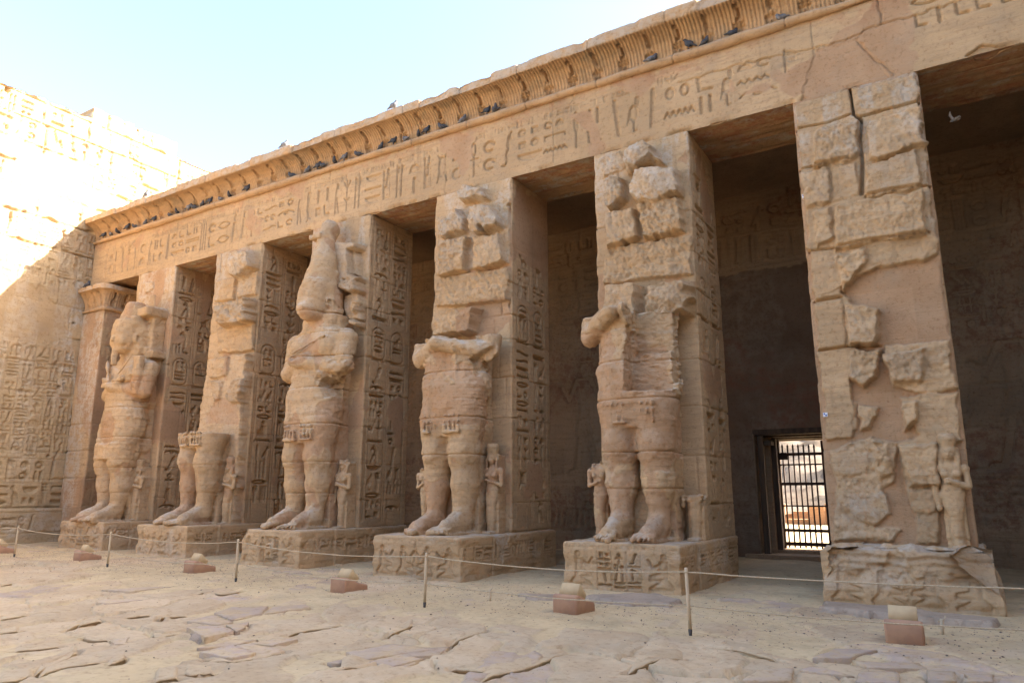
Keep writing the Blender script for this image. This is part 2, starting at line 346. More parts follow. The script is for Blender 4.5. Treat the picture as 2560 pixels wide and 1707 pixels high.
FLAT = [
 [('l', [(.02, .5), (.98, .5)], .17)],
 [('l', [(.0, .3), (.1, .7), (.2, .3), (.3, .7), (.4, .3), (.5, .7), (.6, .3), (.7, .7), (.8, .3), (.9, .7), (1, .3)], .10)],
 [('p', [(.02, .9)] + arc(.5, .9, .48, .85, 180, 360) + [(.98, .9)])],
 [('l', arc(.5, .25, .5, .6, 20, 160), .06), ('l', arc(.5, .75, .5, .6, 200, 340), .06)],
 [('l', [(.05, .2), (.05, .75), (.9, .75), (.95, .4)], .09)],
 [('l', [(.02, .7), (.98, .7)], .10), ('l', [(.02, .3), (.98, .3)], .10)],
 [('l', [(.0, .35), (.4, .4), (.7, .7), (.98, .55)], .10)],
 [('l', arc(.5, .3, .45, .6, 10, 170), .07), ('e', .5, .5, .12, .22)],
]
HALF = [
 [('e', .5, .5, .36, .36)], [('o', .5, .5, .38, .38, .09)], [('p', arc(.5, .25, .42, .55, 0, 180))],
 [('p', [(.2, .2), (.8, .2), (.8, .8), (.2, .8)])], [('l', arc(.5, .5, .36, .3, 20, 300), .09)],
 [('l', [(.5, .05), (.5, .95)], .12)], [('l', [(.15, .85), (.2, .2), (.8, .15)], .1)], [('l', [(.25, .1), (.25, .9)], .09), ('l', [(.7, .1), (.7, .9)], .09)],
]
KNEEL = [('e', .42, .88, .10, .09), ('p', [(.30, .78), (.58, .78), (.62, .48), (.92, .42), (.95, .28), (.62, .26), (.95, .10), (.95, .03), (.15, .03), (.12, .14), (.30, .32)]), ('l', [(.55, .70), (.80, .62), (.97, .80)], .035)]
STAND = [('e', .5, .93, .055, .06), ('p', [(.36, .86), (.64, .86), (.58, .60), (.62, .48), (.40, .48), (.44, .60)]), ('p', [(.40, .49), (.60, .49), (.70, .34), (.34, .34)]),
         ('l', [(.44, .34), (.36, .03), (.26, .02)], .04), ('l', [(.58, .34), (.72, .03), (.84, .02)], .04), ('l', [(.38, .84), (.22, .66), (.10, .78)], .028), ('l', [(.62, .84), (.80, .66), (.96, .72)], .028)]
WINGED = [('e', .5, .6, .14, .2), ('l', [(.36, .6), (.02, .72)], .05), ('l', [(.64, .6), (.98, .72)], .05), ('l', [(.36, .52), (.05, .5)], .04), ('l', [(.64, .52), (.95, .5)], .04)]
def sign(fl, g, u, v, w, h, depth, flip=False, bulge=.4):
    sc = min(w, h)
    for it in g:
        fx = (lambda x: u + (1 - x) * w) if flip else (lambda x: u + x * w)
        if it[0] == 'l': fl.stroke([(fx(a), v + b * h) for a, b in it[1]], max(it[2] * (h if w > 2 * h else sc) * .85 * fl.bold, fl.res * .7), depth, .1)
        elif it[0] == 'e': fl.ell(fx(it[1]), v + it[2] * h, it[3] * w, it[4] * h, depth, 0, bulge)
        elif it[0] == 'o': fl.ell(fx(it[1]), v + it[2] * h, it[3] * w, it[4] * h, depth, max(it[5] * sc, fl.res * .6), .1)
        else: fl.poly([(fx(a), v + b * h) for a, b in it[1]], depth, bulge)
def column(fl, u, w, v0, v1, depth, rng=None, gap=.07, bulge=.4, border=True, skip=.04, hs=1.0):
    """one vertical column of signs, filled from the top"""
    rng = rng or fl.rng; g = gap * w; x0 = u + g * 1.2; ww = w - 2.4 * g; v = v1 - g
    if border:
        for x in (u, u + w): fl.stroke([(x, v0), (x, v1)], fl.res * .5, depth * .35)
    while v > v0 + .25 * w:
        k = rng.random()
        if rng.random() < skip: v -= .4 * w * hs; continue
        if k < .34:
            h = .82 * ww * hs
            if v - h < v0: break
            if rng.random() < .55: sign(fl, rng.choice(TALL), x0 + ww * .1, v - h, ww * .8, h, depth, rng.random() < .4, bulge)
            else:
                sign(fl, rng.choice(TALL), x0, v - h, ww * .46, h, depth, False, bulge); sign(fl, rng.choice(TALL), x0 + ww * .53, v - h, ww * .46, h, depth, False, bulge)
        elif k < .72:
            h = .24 * ww * hs
            if v - h < v0: break
            sign(fl, rng.choice(FLAT), x0, v - h, ww, h, depth, rng.random() < .3, bulge * .6)
        else:
            h = .36 * ww * hs
            if v - h < v0: break
            n = rng.choice((2, 2, 3))
            for i in range(n): sign(fl, rng.choice(HALF), x0 + ww * i / n + .03 * ww, v - h, ww / n * .9, h, depth, False, bulge)
        v -= h + g
def rowline(fl, u0, u1, v, h, depth, rng=None, gap=.10, bulge=.45, dens=.96, tall=.5):
    """one horizontal line of signs"""
    rng = rng or fl.rng; u = u0; g = gap * h
    while u < u1 - .3 * h:
        k = rng.random()
        if rng.random() > dens: u += .8 * h; continue
        if k < tall:
            w = h * rng.uniform(.30, .5); sign(fl, rng.choice(TALL), u, v, w, h, depth, rng.random() < .4, bulge)
        elif k < tall + (1 - tall) * .6:
            w = h * rng.uniform(.55, .85); n = rng.choice((2, 3))
            for i in range(n):
                if rng.random() < .6: sign(fl, rng.choice(FLAT), u, v + h * i / n + .05 * h, w, h * .62 / n, depth, False, bulge * .6)
                else:
                    for q in range(2): sign(fl, rng.choice(HALF), u + q * w / 2, v + h * i / n + .03 * h, w * .42, h * .8 / n, depth, False, bulge)
        else:
            w = h * .5
            for i in range(2): sign(fl, rng.choice(HALF), u, v + i * h * .5, w * .9, h * .44, depth, False, bulge)
        u += w + g
def cartouche(fl, u, v, w, h, depth, rng=None, ringd=.7):
    rng = rng or fl.rng; r = w / 2
    pts = arc(u + r, v + h - r, r, r, 0, 180, 9) + arc(u + r, v + r * .5, r, r * .5, 180, 360, 9); pts.append(pts[0])
    fl.stroke(pts, max(.012, fl.res * .6), depth * ringd); fl.stroke([(u, v - .03), (u + w, v - .03)], max(.015, fl.res * .6), depth)
    column(fl, u + w * .1, w * .8, v + r * .25, v + h - r * .35, depth, rng, border=False, skip=0)

# ------------------------------------------------------------------ surfaces made from fields
def wrap_path(pts, res, r=.05):
    P = [np.asarray(p, float) for p in pts]; S = []; Nn = []
    for a, b in zip(P[:-1], P[1:]):
        L = np.linalg.norm(b - a); n = max(2, int(round(L / res))); t = np.arange(n) / n
        S.append(a + (b - a) * t[:, None]); d = (b - a) / L; Nn.append(np.tile([d[1], -d[0]], (n, 1)))
    S.append(P[-1][None]); Nn.append(Nn[-1][-1:]); S = np.concatenate(S); Nn = np.concatenate(Nn)
    k = max(1, int(round(r / res)))
    def sm(X):
        Xp = np.concatenate([np.repeat(X[:1], k, 0), X, np.repeat(X[-1:], k, 0)]); c = np.cumsum(np.concatenate([np.zeros((1, 2)), Xp]), 0)
        return (c[2 * k + 1:] - c[:-2 * k - 1]) / (2 * k + 1)
    e0, e1 = S[0].copy(), S[-1].copy(); S2 = sm(S); S2[0] = e0; S2[-1] = e1; N2 = sm(Nn); N2 /= np.linalg.norm(N2, axis=1)[:, None]
    arcl = np.concatenate([[0], np.cumsum(np.linalg.norm(np.diff(S, axis=0), axis=1))])
    return S2, N2, arcl
def wrap_field(pts, z0, z1, res, seed, rough=.005, r=.05):
    S, Nn, a = wrap_path(pts, res, r); fl = Field(0, a[-1], z0, z1, res, seed, rough)
    S = np.stack([np.interp(fl.u, a, S[:, i]) for i in (0, 1)], 1); Nn = np.stack([np.interp(fl.u, a, Nn[:, i]) for i in (0, 1)], 1)
    fl.S = S; fl.Nn = Nn; return fl
def wrap_verts(fl, lip=0, batter=0.):
    H = fl.done()
    if lip: t = np.clip((fl.V - (fl.v[-1] - lip)) / lip, 0, 1); H = H - lip * (1 - np.sqrt(np.clip(1 - t * t, 0, 1)))
    H = H - batter * fl.V
    V = np.zeros(H.shape + (3,), f32)
    V[..., 0] = fl.S[:, None, 0] + fl.Nn[:, None, 0] * H; V[..., 1] = fl.S[:, None, 1] + fl.Nn[:, None, 1] * H; V[..., 2] = fl.V
    return V
def top_cap(J, x0, x1, y0, y1, z, res=.05, amp=.01, grey=.7, seed=0):
    nx = max(2, int((x1 - x0) / res)); ny = max(2, int((y1 - y0) / res)); X, Y = np.meshgrid(np.linspace(x0, x1, nx), np.linspace(y0, y1, ny), indexing='ij')
    Z = z + amp * fb2(X * 3 + seed, Y * 3, 4); A = np.zeros(X.shape + (4,), f32); A[..., 1] = grey; A[..., 3] = .5
    J.add(np.stack([X, Y, Z], -1), gq(nx, ny), A.reshape(-1, 4))

# ------------------------------------------------------------------ SDF modelling for the carved figures
class SDF:
    def __init__(s, lo, hi, h):
        s.h = h; s.lo = np.array(lo, f32); n = np.ceil((np.array(hi) - np.array(lo)) / h).astype(int) + 1
        s.ax = [s.lo[i] + h * np.arange(n[i], dtype=f32) for i in range(3)]; s.D = np.full(n, .5, f32)
    def w(s, lo, hi):
        sl = []
        for i in range(3):
            a = max(0, int(np.searchsorted(s.ax[i], lo[i])) - 1); b = min(len(s.ax[i]), int(np.searchsorted(s.ax[i], hi[i])) + 1)
            sl.append(slice(a, max(a + 1, b)))
        sl = tuple(sl); g = np.meshgrid(*[s.ax[i][sl[i]] for i in range(3)], indexing='ij', sparse=True); return sl, g
    def put(s, sl, d, k, op):
        D = s.D[sl]
        if op == 'u':
            if k: hh = np.clip(.5 + .5 * (D - d) / k, 0, 1); s.D[sl] = D * (1 - hh) + d * hh - k * hh * (1 - hh)
            else: s.D[sl] = np.minimum(D, d)
        else:
            d = -d
            if k: hh = np.clip(.5 - .5 * (D - d) / k, 0, 1); s.D[sl] = D * (1 - hh) + d * hh + k * hh * (1 - hh)
            else: s.D[sl] = np.maximum(D, d)
    def ell(s, c, r, k=.06, op='u', m=.3):
        c = np.array(c, float); r = np.array(r, float); sl, (x, y, z) = s.w(c - r - m, c + r + m)
        X, Y, Z = (x - c[0]), (y - c[1]), (z - c[2]); k0 = np.sqrt((X / r[0])**2 + (Y / r[1])**2 + (Z / r[2])**2); k1 = np.sqrt((X / r[0]**2)**2 + (Y / r[1]**2)**2 + (Z / r[2]**2)**2) + 1e-6
        s.put(sl, (k0 * (k0 - 1) / k1).astype(f32), k, op)
    def cap(s, a, b, ra, rb, k=.06, op='u', m=.3, sq=(1, 1, 1)):
        a = np.array(a, float); b = np.array(b, float); R = max(ra, rb); sl, (x, y, z) = s.w(np.minimum(a, b) - R * 1.5 - m, np.maximum(a, b) + R * 1.5 + m)
        d = b - a; L = d @ d + 1e-9; t = np.clip(((x - a[0]) * d[0] + (y - a[1]) * d[1] + (z - a[2]) * d[2]) / L, 0, 1)
        q = np.sqrt(((x - a[0] - t * d[0]) / sq[0])**2 + ((y - a[1] - t * d[1]) / sq[1])**2 + ((z - a[2] - t * d[2]) / sq[2])**2) - (ra + (rb - ra) * t)
        s.put(sl, q.astype(f32), k, op)
    def box(s, c, hw, rd=.03, k=.0, op='u', m=.3, rot=None):
        c = np.array(c, float); hw = np.array(hw, float); e = (np.linalg.norm(hw) if rot is not None else hw) + m; sl, (x, y, z) = s.w(c - e, c + e)
        X, Y, Z = x - c[0], y - c[1], z - c[2]
        if rot is not None: X, Y, Z = [rot[i][0] * X + rot[i][1] * Y + rot[i][2] * Z for i in range(3)]
        q = [np.abs(A) - (h - rd) for A, h in zip((X, Y, Z), hw)]
        o = np.sqrt(np.maximum(q[0], 0)**2 + np.maximum(q[1], 0)**2 + np.maximum(q[2], 0)**2) + np.minimum(np.maximum(np.maximum(q[0], q[1]), q[2]), 0) - rd
        s.put(sl, o.astype(f32), k, op)
    def stack(s, rows, k=.05, p=2.3):
        """horizontal superellipse sections: rows of (z, cx, cy, rx, ry)"""
        R = np.array(rows, float); zz = s.ax[2]; m = (zz >= R[0, 0] - .001) & (zz <= R[-1, 0] + .001)
        if not m.any(): return
        j = np.where(m)[0]; sl = (slice(None), slice(None), slice(j[0], j[-1] + 1)); z = zz[sl[2]]
        cx, cy, rx, ry = [np.interp(z, R[:, 0], R[:, i]).astype(f32) for i in range(1, 5)]
        X = np.abs(s.ax[0][:, None, None] - cx) / rx; Y = np.abs(s.ax[1][None, :, None] - cy) / ry
        q = (X**p + Y**p)**(1 / p); d = (q - 1) * np.minimum(rx, ry) * .9
        d = np.maximum(d, np.maximum(R[0, 0] - z, z - R[-1, 0])[None, None, :]).astype(f32); s.put(sl, d, k, 'u')
    def rough(s, amp, scale, o=3, band=.2, sq=(1, 1, 1)):
        i = np.where(np.abs(s.D) < band); P = np.stack([s.ax[0][i[0]] * sq[0], s.ax[1][i[1]] * sq[1], s.ax[2][i[2]] * sq[2]], -1)
        s.D[i] += amp * fb3(P * scale, o).astype(f32)
    def rough_in(s, lo, hi, amp, scale, sq=(1, 1, 1), o=3):
        sl, g = s.w(lo, hi); D = s.D[sl]; i = np.where(np.abs(D) < .3)
        P = np.stack([s.ax[a][sl[a]][i[a]] * sq[a] for a in range(3)], -1); D[i] += amp * fb3(P * scale, o).astype(f32); s.D[sl] = D
    def patchy(s, seed, patch, ps=.9, d=.016):
        i = np.where(np.abs(s.D) < .12); P = np.stack([s.ax[0][i[0]], s.ax[1][i[1]], s.ax[2][i[2]]], -1)
        s.D[i] += (d * ss(patch, patch + .03, fb3(P * ps + seed * 7.7, 4)) + .010 * ss(.1, .14, fb3(P * np.array([.8, .8, 3.5]) + seed, 3)) + (s.h > .02) * (.007 * np.clip(fb3(P * 17 + seed, 2) - .2, 0, 1) + .0028 * np.sin(P[:, 2] * 2 * pi / .075 + 2.5 * P[:, 0]) * ss(.05, .2, fb3(P * 1.4 + 20 + seed, 3)) * (P[:, 2] > 2.9))).astype(f32)
    def joint(s, zs, d=.02, w=.02):
        for z0 in zs:
            m = np.abs(s.ax[2] - z0) < w * 3; s.D[:, :, m] += d * np.exp(-((s.ax[2][m] - z0) / w)**2)
    def nets(s):
        D = s.D; D[0] = D[-1] = .5; D[:, 0] = D[:, -1] = .5; D[:, :, 0] = D[:, :, -1] = .5
        I = D < 0; c = [I[a:a - 1 or None, b:b - 1 or None, e:e - 1 or None] for a in (0, 1) for b in (0, 1) for e in (0, 1)]
        s_ = sum(x.astype(np.int8) for x in c); act = (s_ > 0) & (s_ < 8); ci = np.stack(np.where(act), -1)
        cn = np.array([(a, b, e) for a in (0, 1) for b in (0, 1) for e in (0, 1)])
        vals = np.stack([D[ci[:, 0] + o[0], ci[:, 1] + o[1], ci[:, 2] + o[2]] for o in cn], -1)
        acc = np.zeros((len(ci), 3), f32); cnt = np.zeros(len(ci), f32)
        for a in range(8):
            for b in range(a + 1, 8):
                if np.abs(cn[a] - cn[b]).sum() != 1: continue
                x = (vals[:, a] < 0) != (vals[:, b] < 0); t = np.where(x, vals[:, a] / (vals[:, a] - vals[:, b] + 1e-12), 0)
                acc += np.where(x[:, None], cn[a] + (cn[b] - cn[a]) * t[:, None], 0); cnt += x
        V = s.lo + s.h * (ci + acc / cnt[:, None]); idx = np.full(act.shape, -1, np.int32); idx[act] = np.arange(len(ci)); Q = []
        for ax in range(3):
            o = [(1, 2), (2, 0), (0, 1)][ax]; A = np.take(I, range(0, I.shape[ax] - 1), ax); B = np.take(I, range(1, I.shape[ax]), ax)
            e = np.stack(np.where(A != B), -1); ok = (e[:, o[0]] > 0) & (e[:, o[1]] > 0) & (e[:, o[0]] < act.shape[o[0]]) & (e[:, o[1]] < act.shape[o[1]]); e = e[ok]
            def g(da, db): q = e.copy(); q[:, o[0]] -= da; q[:, o[1]] -= db; return idx[q[:, 0], q[:, 1], q[:, 2]]
            q = np.stack([g(1, 1), g(0, 1), g(0, 0), g(1, 0)], -1); inn = I[e[:, 0], e[:, 1], e[:, 2]]; Q.append(np.where(inn[:, None], q, q[:, ::-1]))
        return V.astype(f32), np.concatenate(Q)
    def build(s, name, mat, parent=None, at=None, seed=0, patch=.22, grey=.8, pz=None, tone=.5, ps=.9):
        s.patchy(seed, patch, ps, .016 if s.h > .02 else .006); V, Q = s.nets(); n = np.zeros_like(V); fn = np.cross(V[Q[:, 2]] - V[Q[:, 0]], V[Q[:, 3]] - V[Q[:, 1]])
        for k in range(4): np.add.at(n, Q[:, k], fn)
        n /= np.linalg.norm(n, axis=1)[:, None] + 1e-9; A = np.zeros((len(V), 4), f32); nz = fb3(V * ps + seed * 7.7, 4)
        A[:, 0] = ss(patch, patch + .05, nz); A[:, 1] = np.clip(grey * (ss(.25, .8, n[:, 2]) + .35 * ss(.0, .3, fb3(V * 1.5 + 3 + seed, 3))), 0, 1) * (1 - .5 * A[:, 0])
        A[:, 3] = tone + .1 * fb3(V * .8 + seed, 2)
        return mesh(name, V, Q, mat, parent, A, True, at)

# ================================================================== the setting
HT = 8.85                       # underside of the architrave
XW = -26.04                     # face of the wall on the left
DEP = 1.73                      # depth of a pillar
PX = [(-23.10, -20.96), (-18.94, -16.79), (-14.73, -12.54), (-10.41, -8.17), (-6.07, -3.96), (-1.93, .15), (2.36, 4.46), (6.62, 8.72)]

# ---- ground: one sheet to the horizon, fine where the photograph looks
def axis(a, b, res, lo, hi):
    n = np.arange(a, b + res / 2, res); k = 1.5; st = res * 4; L = [a - .15]; Rr = [b + .15]
    while L[-1] > lo: L.append(L[-1] - st * k); k *= 1.5
    k = 1.5
    while Rr[-1] < hi: Rr.append(Rr[-1] + st * k); k *= 1.5
    return np.concatenate([L[::-1], n, Rr])
gx = axis(-26.6, 3.2, .034, -2500, 2500); gy = axis(-10.4, 2.2, .022, -2500, 3000)
GX, GY = np.meshgrid(gx, gy, indexing='ij')
def voro(x, y, sx, sy, sk=.0, seed=1):
    X = x / sx + sk * y; Y = y / sy; ix = np.floor(X).astype(int); iy = np.floor(Y).astype(int)
    F1 = np.full(x.shape, 9.); F2 = np.full(x.shape, 9.); ID = np.zeros(x.shape, int)
    rs = np.random.RandomState(seed); J = rs.rand(128, 128, 2); 
    for a in (-1, 0, 1):
        for b in (-1, 0, 1):
            cx = ix + a; cy = iy + b; j = J[cx & 127, cy & 127]; px = cx + .15 + .7 * j[..., 0] ; py = cy + .15 + .7 * j[..., 1]
            px = px + .5 * (cy & 1); d = np.maximum(np.abs(X - px) * .9, np.abs(Y - py)) + .12 * np.hypot(X - px, Y - py); c = d < F1
            F2 = np.where(c, F1, np.minimum(F2, d)); ID = np.where(c, (cx & 127) * 128 + (cy & 127), ID); F1 = np.where(c, d, F1)
    return F2 - F1, ID
wx = GX + .22 * fb2(GX * .8, GY * .8, 3) + .25 * (GY + 7); wy = GY + .22 * fb2(GX * .8 + 50, GY * .8, 3)
ed, gid = voro(wx, wy, .95, 1.55, 0., 5)
rs = np.random.RandomState(11); rnd = rs.rand(128 * 128); rnd2 = rs.rand(128 * 128); tlx = rs.rand(128 * 128) - .5; tly = rs.rand(128 * 128) - .5
slabz = -.010 + .044 * rnd[gid] + .02 * (tlx[gid] * np.sin(wx * 1.7) + tly[gid] * np.sin(wy * 1.3)) + .010 * fb2(GX * 3, GY * 3, 4)
# layered sandstone: broken shallow steps inside each slab
step = fb2(wx * .9 + gid % 17, wy * .6, 3); slabz = slabz + .022 * ss(.12, .14, step) + .018 * ss(-.2, -.18, step) + .016 * ss(.3, .32, fb2(wx * .5 + 7, wy * 1.1, 3))
slabz = slabz - .14 * (1 - ss(.015, .04, ed + .03 * fb2(GX * 6, GY * 6, 2)))
far = ss(-5.6, -4.3, GY + .5 * fb2(GX * .5, GY * .5, 3) + .10 * (GX + 6) * (GX < -6) * .35)
sandz = .010 + .030 * fb2(GX * .45 + 9, GY * .45, 4) + .05 * far + .006 * fb2(GX * 5, GY * 5, 3)
sandz = sandz + .005 * fb2(GX * 14, GY * 14, 2) * far
out = (GX < -30) | (GX > 6) | (GY < -14) | (GY > 3)
isl = ss(-.002, .012, slabz - sandz); GZ = np.where(out, 0, np.maximum(slabz, sandz)) - .035
crk = (1 - ss(.006, .020, ed + .012 * fb2(GX * 7, GY * 7, 2))) * ss(.0, .25, fb2(GX * .9 + 3, GY * .9, 3) + .12); GZ = GZ - np.where(out, 0, .07 * crk * isl)
GZ = np.where(GY > .3, GZ * (1 - ss(.3, 1.2, GY)) , GZ)
GA = np.zeros(GX.shape + (4,), f32); pur = (rnd2[gid] > .80) & (rnd[gid] > .45)
GA[..., 0] = isl * .8; GA[..., 1] = isl * np.where(pur, .9, .12 * rnd2[gid]); GA[..., 2] = isl * np.where(pur, .10, 0)
GA[..., 3] = (.5 + .10 * fb2(GX * 22, GY * 22, 2) * ss(-.3, .3, fb2(GX * 1.2, GY * 1.2, 3))) + isl * .30 * (rnd2[(gid * 7) % 16384] - .5) + .08 * fb2(GX * .6, GY * .6, 3)
def gz(x, y):
    i = min(max(np.searchsorted(gx, x), 1), len(gx) - 1); j = min(max(np.searchsorted(gy, y), 1), len(gy) - 1); return float(GZ[i, j])
# flags and broken ledges read off the photograph
def gwin(P, m):
    a, b = np.searchsorted(gx, [P[:, 0].min() - m, P[:, 0].max() + m]); c, d = np.searchsorted(gy, [P[:, 1].min() - m, P[:, 1].max() + m]); return slice(a, b), slice(c, d)
def gdist(P, w, closed):
    U = GX[w] + .03 * fb2(GX[w] * 4, GY[w] * 4, 3); V = GY[w] + .03 * fb2(GX[w] * 4 + 30, GY[w] * 4, 3); d = np.full(U.shape, 9.); ins = np.zeros(U.shape, bool); n = len(P); tt = np.zeros(U.shape)
    for i in range(n if closed else n - 1):
        (a, b), (c, e) = P[i], P[(i + 1) % n]; dx, dy = c - a, e - b; t = np.clip(((U - a) * dx + (V - b) * dy) / (dx * dx + dy * dy + 1e-12), 0, 1); q = np.hypot(U - a - t * dx, V - b - t * dy)
        tt = np.where(q < d, (i + t) / max(1, n - 1), tt); d = np.minimum(d, q)
        if closed: ins ^= ((b > V) != (e > V)) & (U < dx * (V - b) / (dy if abs(dy) > 1e-12 else 1e-12) + a)
    return (np.where(ins, -d, d) if closed else d), tt
def gpts(reg, pts): return np.array([atZ(reg[0] + reg[2] * a, reg[1] + reg[2] * b, 0.)[:2] for a, b in pts])
PAVE = Join()
Z3, Z4 = (0, 1250, .46773), (1000, 1250, .66327)
FLAGS = [(Z3, [(1065, 822), (1240, 782), (1385, 830), (1240, 862)], 1), (Z3, [(1248, 779), (1340, 765), (1530, 800), (1400, 833)], .5), (Z3, [(995, 692), (1200, 680), (1255, 715), (1090, 755)], .8), (Z3, [(1205, 678), (1330, 662), (1320, 690), (1262, 712)], .6),
    (Z3, [(995, 652), (1130, 618), (1245, 655), (1160, 670)], .7), (Z3, [(1140, 612), (1230, 582), (1440, 575), (1400, 612), (1235, 642)], .8), (Z3, [(1450, 572), (1640, 560), (1660, 580), (1410, 610)], .5), (Z3, [(1840, 805), (2100, 760), (2350, 790), (1950, 850)], .6),
    (Z3, [(1740, 862), (1930, 817), (1970, 850), (1800, 870)], .9), (Z3, [(1955, 865), (2150, 812), (2265, 845), (2100, 890)], .9), (Z3, [(510, 548), (560, 530), (770, 535), (560, 562)], .6), (Z3, [(540, 482), (800, 462), (930, 460), (700, 488)], .4), (Z3, [(582, 742), (690, 725), (680, 762), (610, 765)], .3),
    (Z3, [(1045, 795), (1240, 745), (1390, 742), (1240, 778)], .4), (Z3, [(1330, 770), (1480, 740), (1600, 745), (1450, 782)], .5), (Z4, [(1550, 600), (1640, 565), (1800, 575), (1690, 605)], 1), (Z4, [(1500, 640), (1560, 622), (1720, 668), (1610, 655)], .9), (Z4, [(1700, 612), (1960, 618), (1990, 640), (1760, 640)], .8),
    (Z4, [(1280, 689), (1345, 640), (1490, 632), (1480, 689)], .3), (Z4, [(1730, 652), (1880, 655), (1890, 700), (1720, 690)], .9), (Z4, [(1985, 652), (2100, 660), (2100, 700), (1990, 690)], .9), (Z4, [(2120, 668), (2240, 672), (2250, 705), (2120, 700)], .7), (Z4, [(0, 560), (190, 545), (150, 580), (0, 590)], .5), (Z4, [(0, 600), (90, 585), (60, 610), (0, 625)], .8)]
for reg, pts, g in FLAGS:
    P = gpts(reg, pts); w = gwin(P, .3); d, _ = gdist(P, w, True); z0 = np.percentile(GZ[w][d < .05], 55)
    GZ[w] = np.where(d < .10, np.minimum(GZ[w], z0 + .006), GZ[w]) - .06 * (1 - ss(.003, .034, np.abs(d - .010))) * ss(-.5, .0, fb2(GX[w] * 2, GY[w] * 2, 2)) - .02 * (d < -.03)
    n = len(P); c = P.mean(0); Q = []
    for i in range(n):
        L = np.linalg.norm(P[(i + 1) % n] - P[i]); m = max(2, int(L / .09))
        for t in np.arange(m) / m:
            q = P[i] * (1 - t) + P[(i + 1) % n] * t; q = q + R0.uniform(-.012, .012, 2) + (c - q) / np.linalg.norm(c - q) * (.012 + .03 * max(0, R0.randn() - 1.2)); Q.append(q)
    Q = np.array(Q); m = len(Q); tl = R0.uniform(-.02, .02, 2); hh = .006 + .012 * g
    def ring(k, z): X = c + (Q - c) * k; return np.concatenate([X, (z0 + z + (X - c) @ tl)[:, None]], 1)
    rows = [ring(1.0, -.12), ring(1.0, hh - .006), ring(.985, hh)] + [ring(k, hh + .003 * R0.randn()) for k in (.75, .5, .25)]
    V = np.concatenate(rows + [np.array([[c[0], c[1], z0 + hh]])]); i_ = np.arange(6 * m).reshape(6, m); j_ = np.roll(i_, -1, 1)
    Aq = np.zeros((len(V), 4), f32); Aq[:, 0] = .6; Aq[:, 1] = .35 + .65 * g; Aq[:, 2] = .15 * g; Aq[:, 3] = .5 + .2 * R0.uniform(-1, 1)
    PAVE.add(V, np.stack([i_[:-1], j_[:-1], j_[1:], i_[1:]], -1).reshape(-1, 4), Aq, [(6 * m, i_[5, k], i_[5, (k + 1) % m]) for k in range(m)])
LEDGE = [(Z3, q) for q in ([(1030, 515), (1110, 505), (1180, 508), (1300, 490)], [(845, 650), (862, 634), (920, 630), (1015, 622)], [(806, 706), (830, 728), (900, 712), (1010, 695)], [(1230, 645), (1400, 612), (1500, 595)], [(1440, 780), (1530, 765), (1600, 745)], [(1090, 860), (1240, 864), (1390, 836), (1535, 803)],
    [(1525, 722), (1640, 695), (1830, 665)], [(2070, 735), (2140, 715), (2205, 685)], [(0, 640), (60, 632), (140, 615)], [(150, 610), (300, 590), (480, 575)], [(70, 785), (200, 780), (330, 765)], [(590, 865), (630, 862), (660, 835)], [(175, 915), (320, 850), (420, 805)], [(0, 960), (100, 950), (170, 925)], [(200, 925), (330, 885), (560, 850)],
    [(1000, 930), (1050, 937), (1140, 925)], [(850, 973), (960, 955)], [(1780, 872), (1930, 868), (2100, 892), (2265, 850)], [(1820, 935), (1950, 915), (2060, 890)], [(440, 720), (500, 740), (600, 735)], [(440, 665), (540, 650)], [(680, 640), (800, 625)], [(0, 455), (120, 440), (260, 430)], [(10, 700), (110, 690)], [(340, 690), (470, 640)])]
LEDGE += [(Z4, q) for q in ([(300, 689), (480, 630), (600, 585), (640, 575)], [(850, 660), (960, 620), (1080, 600)], [(200, 635), (330, 655)], [(0, 490), (50, 484)], [(190, 540), (260, 520), (330, 495)], [(1160, 560), (1300, 575), (1420, 600)])]
for reg, pts in LEDGE:
    P = gpts(reg, pts); bk = P.mean(0) - CAM[:2]; bk /= np.linalg.norm(bk); seg = np.linalg.norm(np.diff(P, axis=0), axis=1); a_ = np.concatenate([[0], np.cumsum(seg)]); m = max(8, int(a_[-1] / .06))
    tt = np.linspace(0, a_[-1], m); L = np.stack([np.interp(tt, a_, P[:, 0]), np.interp(tt, a_, P[:, 1])], 1); L += .03 * np.stack([fb2(tt * 3, tt * 0 + a_[-1], 3), fb2(tt * 3 + 9, tt * 0 + a_[-1], 3)], 1)
    tp = np.clip(3.2 * np.sin(pi * np.linspace(0, 1, m)), 0, 1) * (.55 + .45 * np.clip(fb2(tt * 1.5, tt * 0 + 5 + a_[-1], 2) + .5, 0, 1)); zg = np.array([gz(*q) for q in L]); zg = np.convolve(np.pad(zg, 4, 'edge'), np.ones(9) / 9, 'valid')
    w = gwin(P - bk * .02, .25); d, _ = gdist(P - bk * .015, w, False); GZ[w] -= .12 * (1 - ss(.012, .055, d))
    rows = []; an = .012 * R0.randn(m)
    for o, z in ((.10, -.10), (.03, -.015), (.0, .006), (.006, .022), (.05, .027), (.22, .026), (.5, .012), (.85, -.05)): rows.append(np.concatenate([L + bk * (o * (.4 + .6 * tp) + (an if o < .04 else 0))[:, None] if o < .04 else L + bk * o, (zg + z * np.where(z > 0, tp, 1) + .004 * fb2(tt * 4, tt * 0 + o * 9, 3) - .02 * (1 - tp))[:, None]], 1))
    V = np.stack(rows, 1); Aq = np.zeros(V.shape[:2] + (4,), f32); Aq[..., 0] = .55; Aq[..., 1] = .15; Aq[..., 3] = .47; PAVE.add(V, gq(m, len(rows), False), Aq.reshape(-1, 4))
tag(PAVE.build('pavement', M['ground'], None, False), 'broken pinkish paving slabs half sunk in the sand', None, None, 'structure')
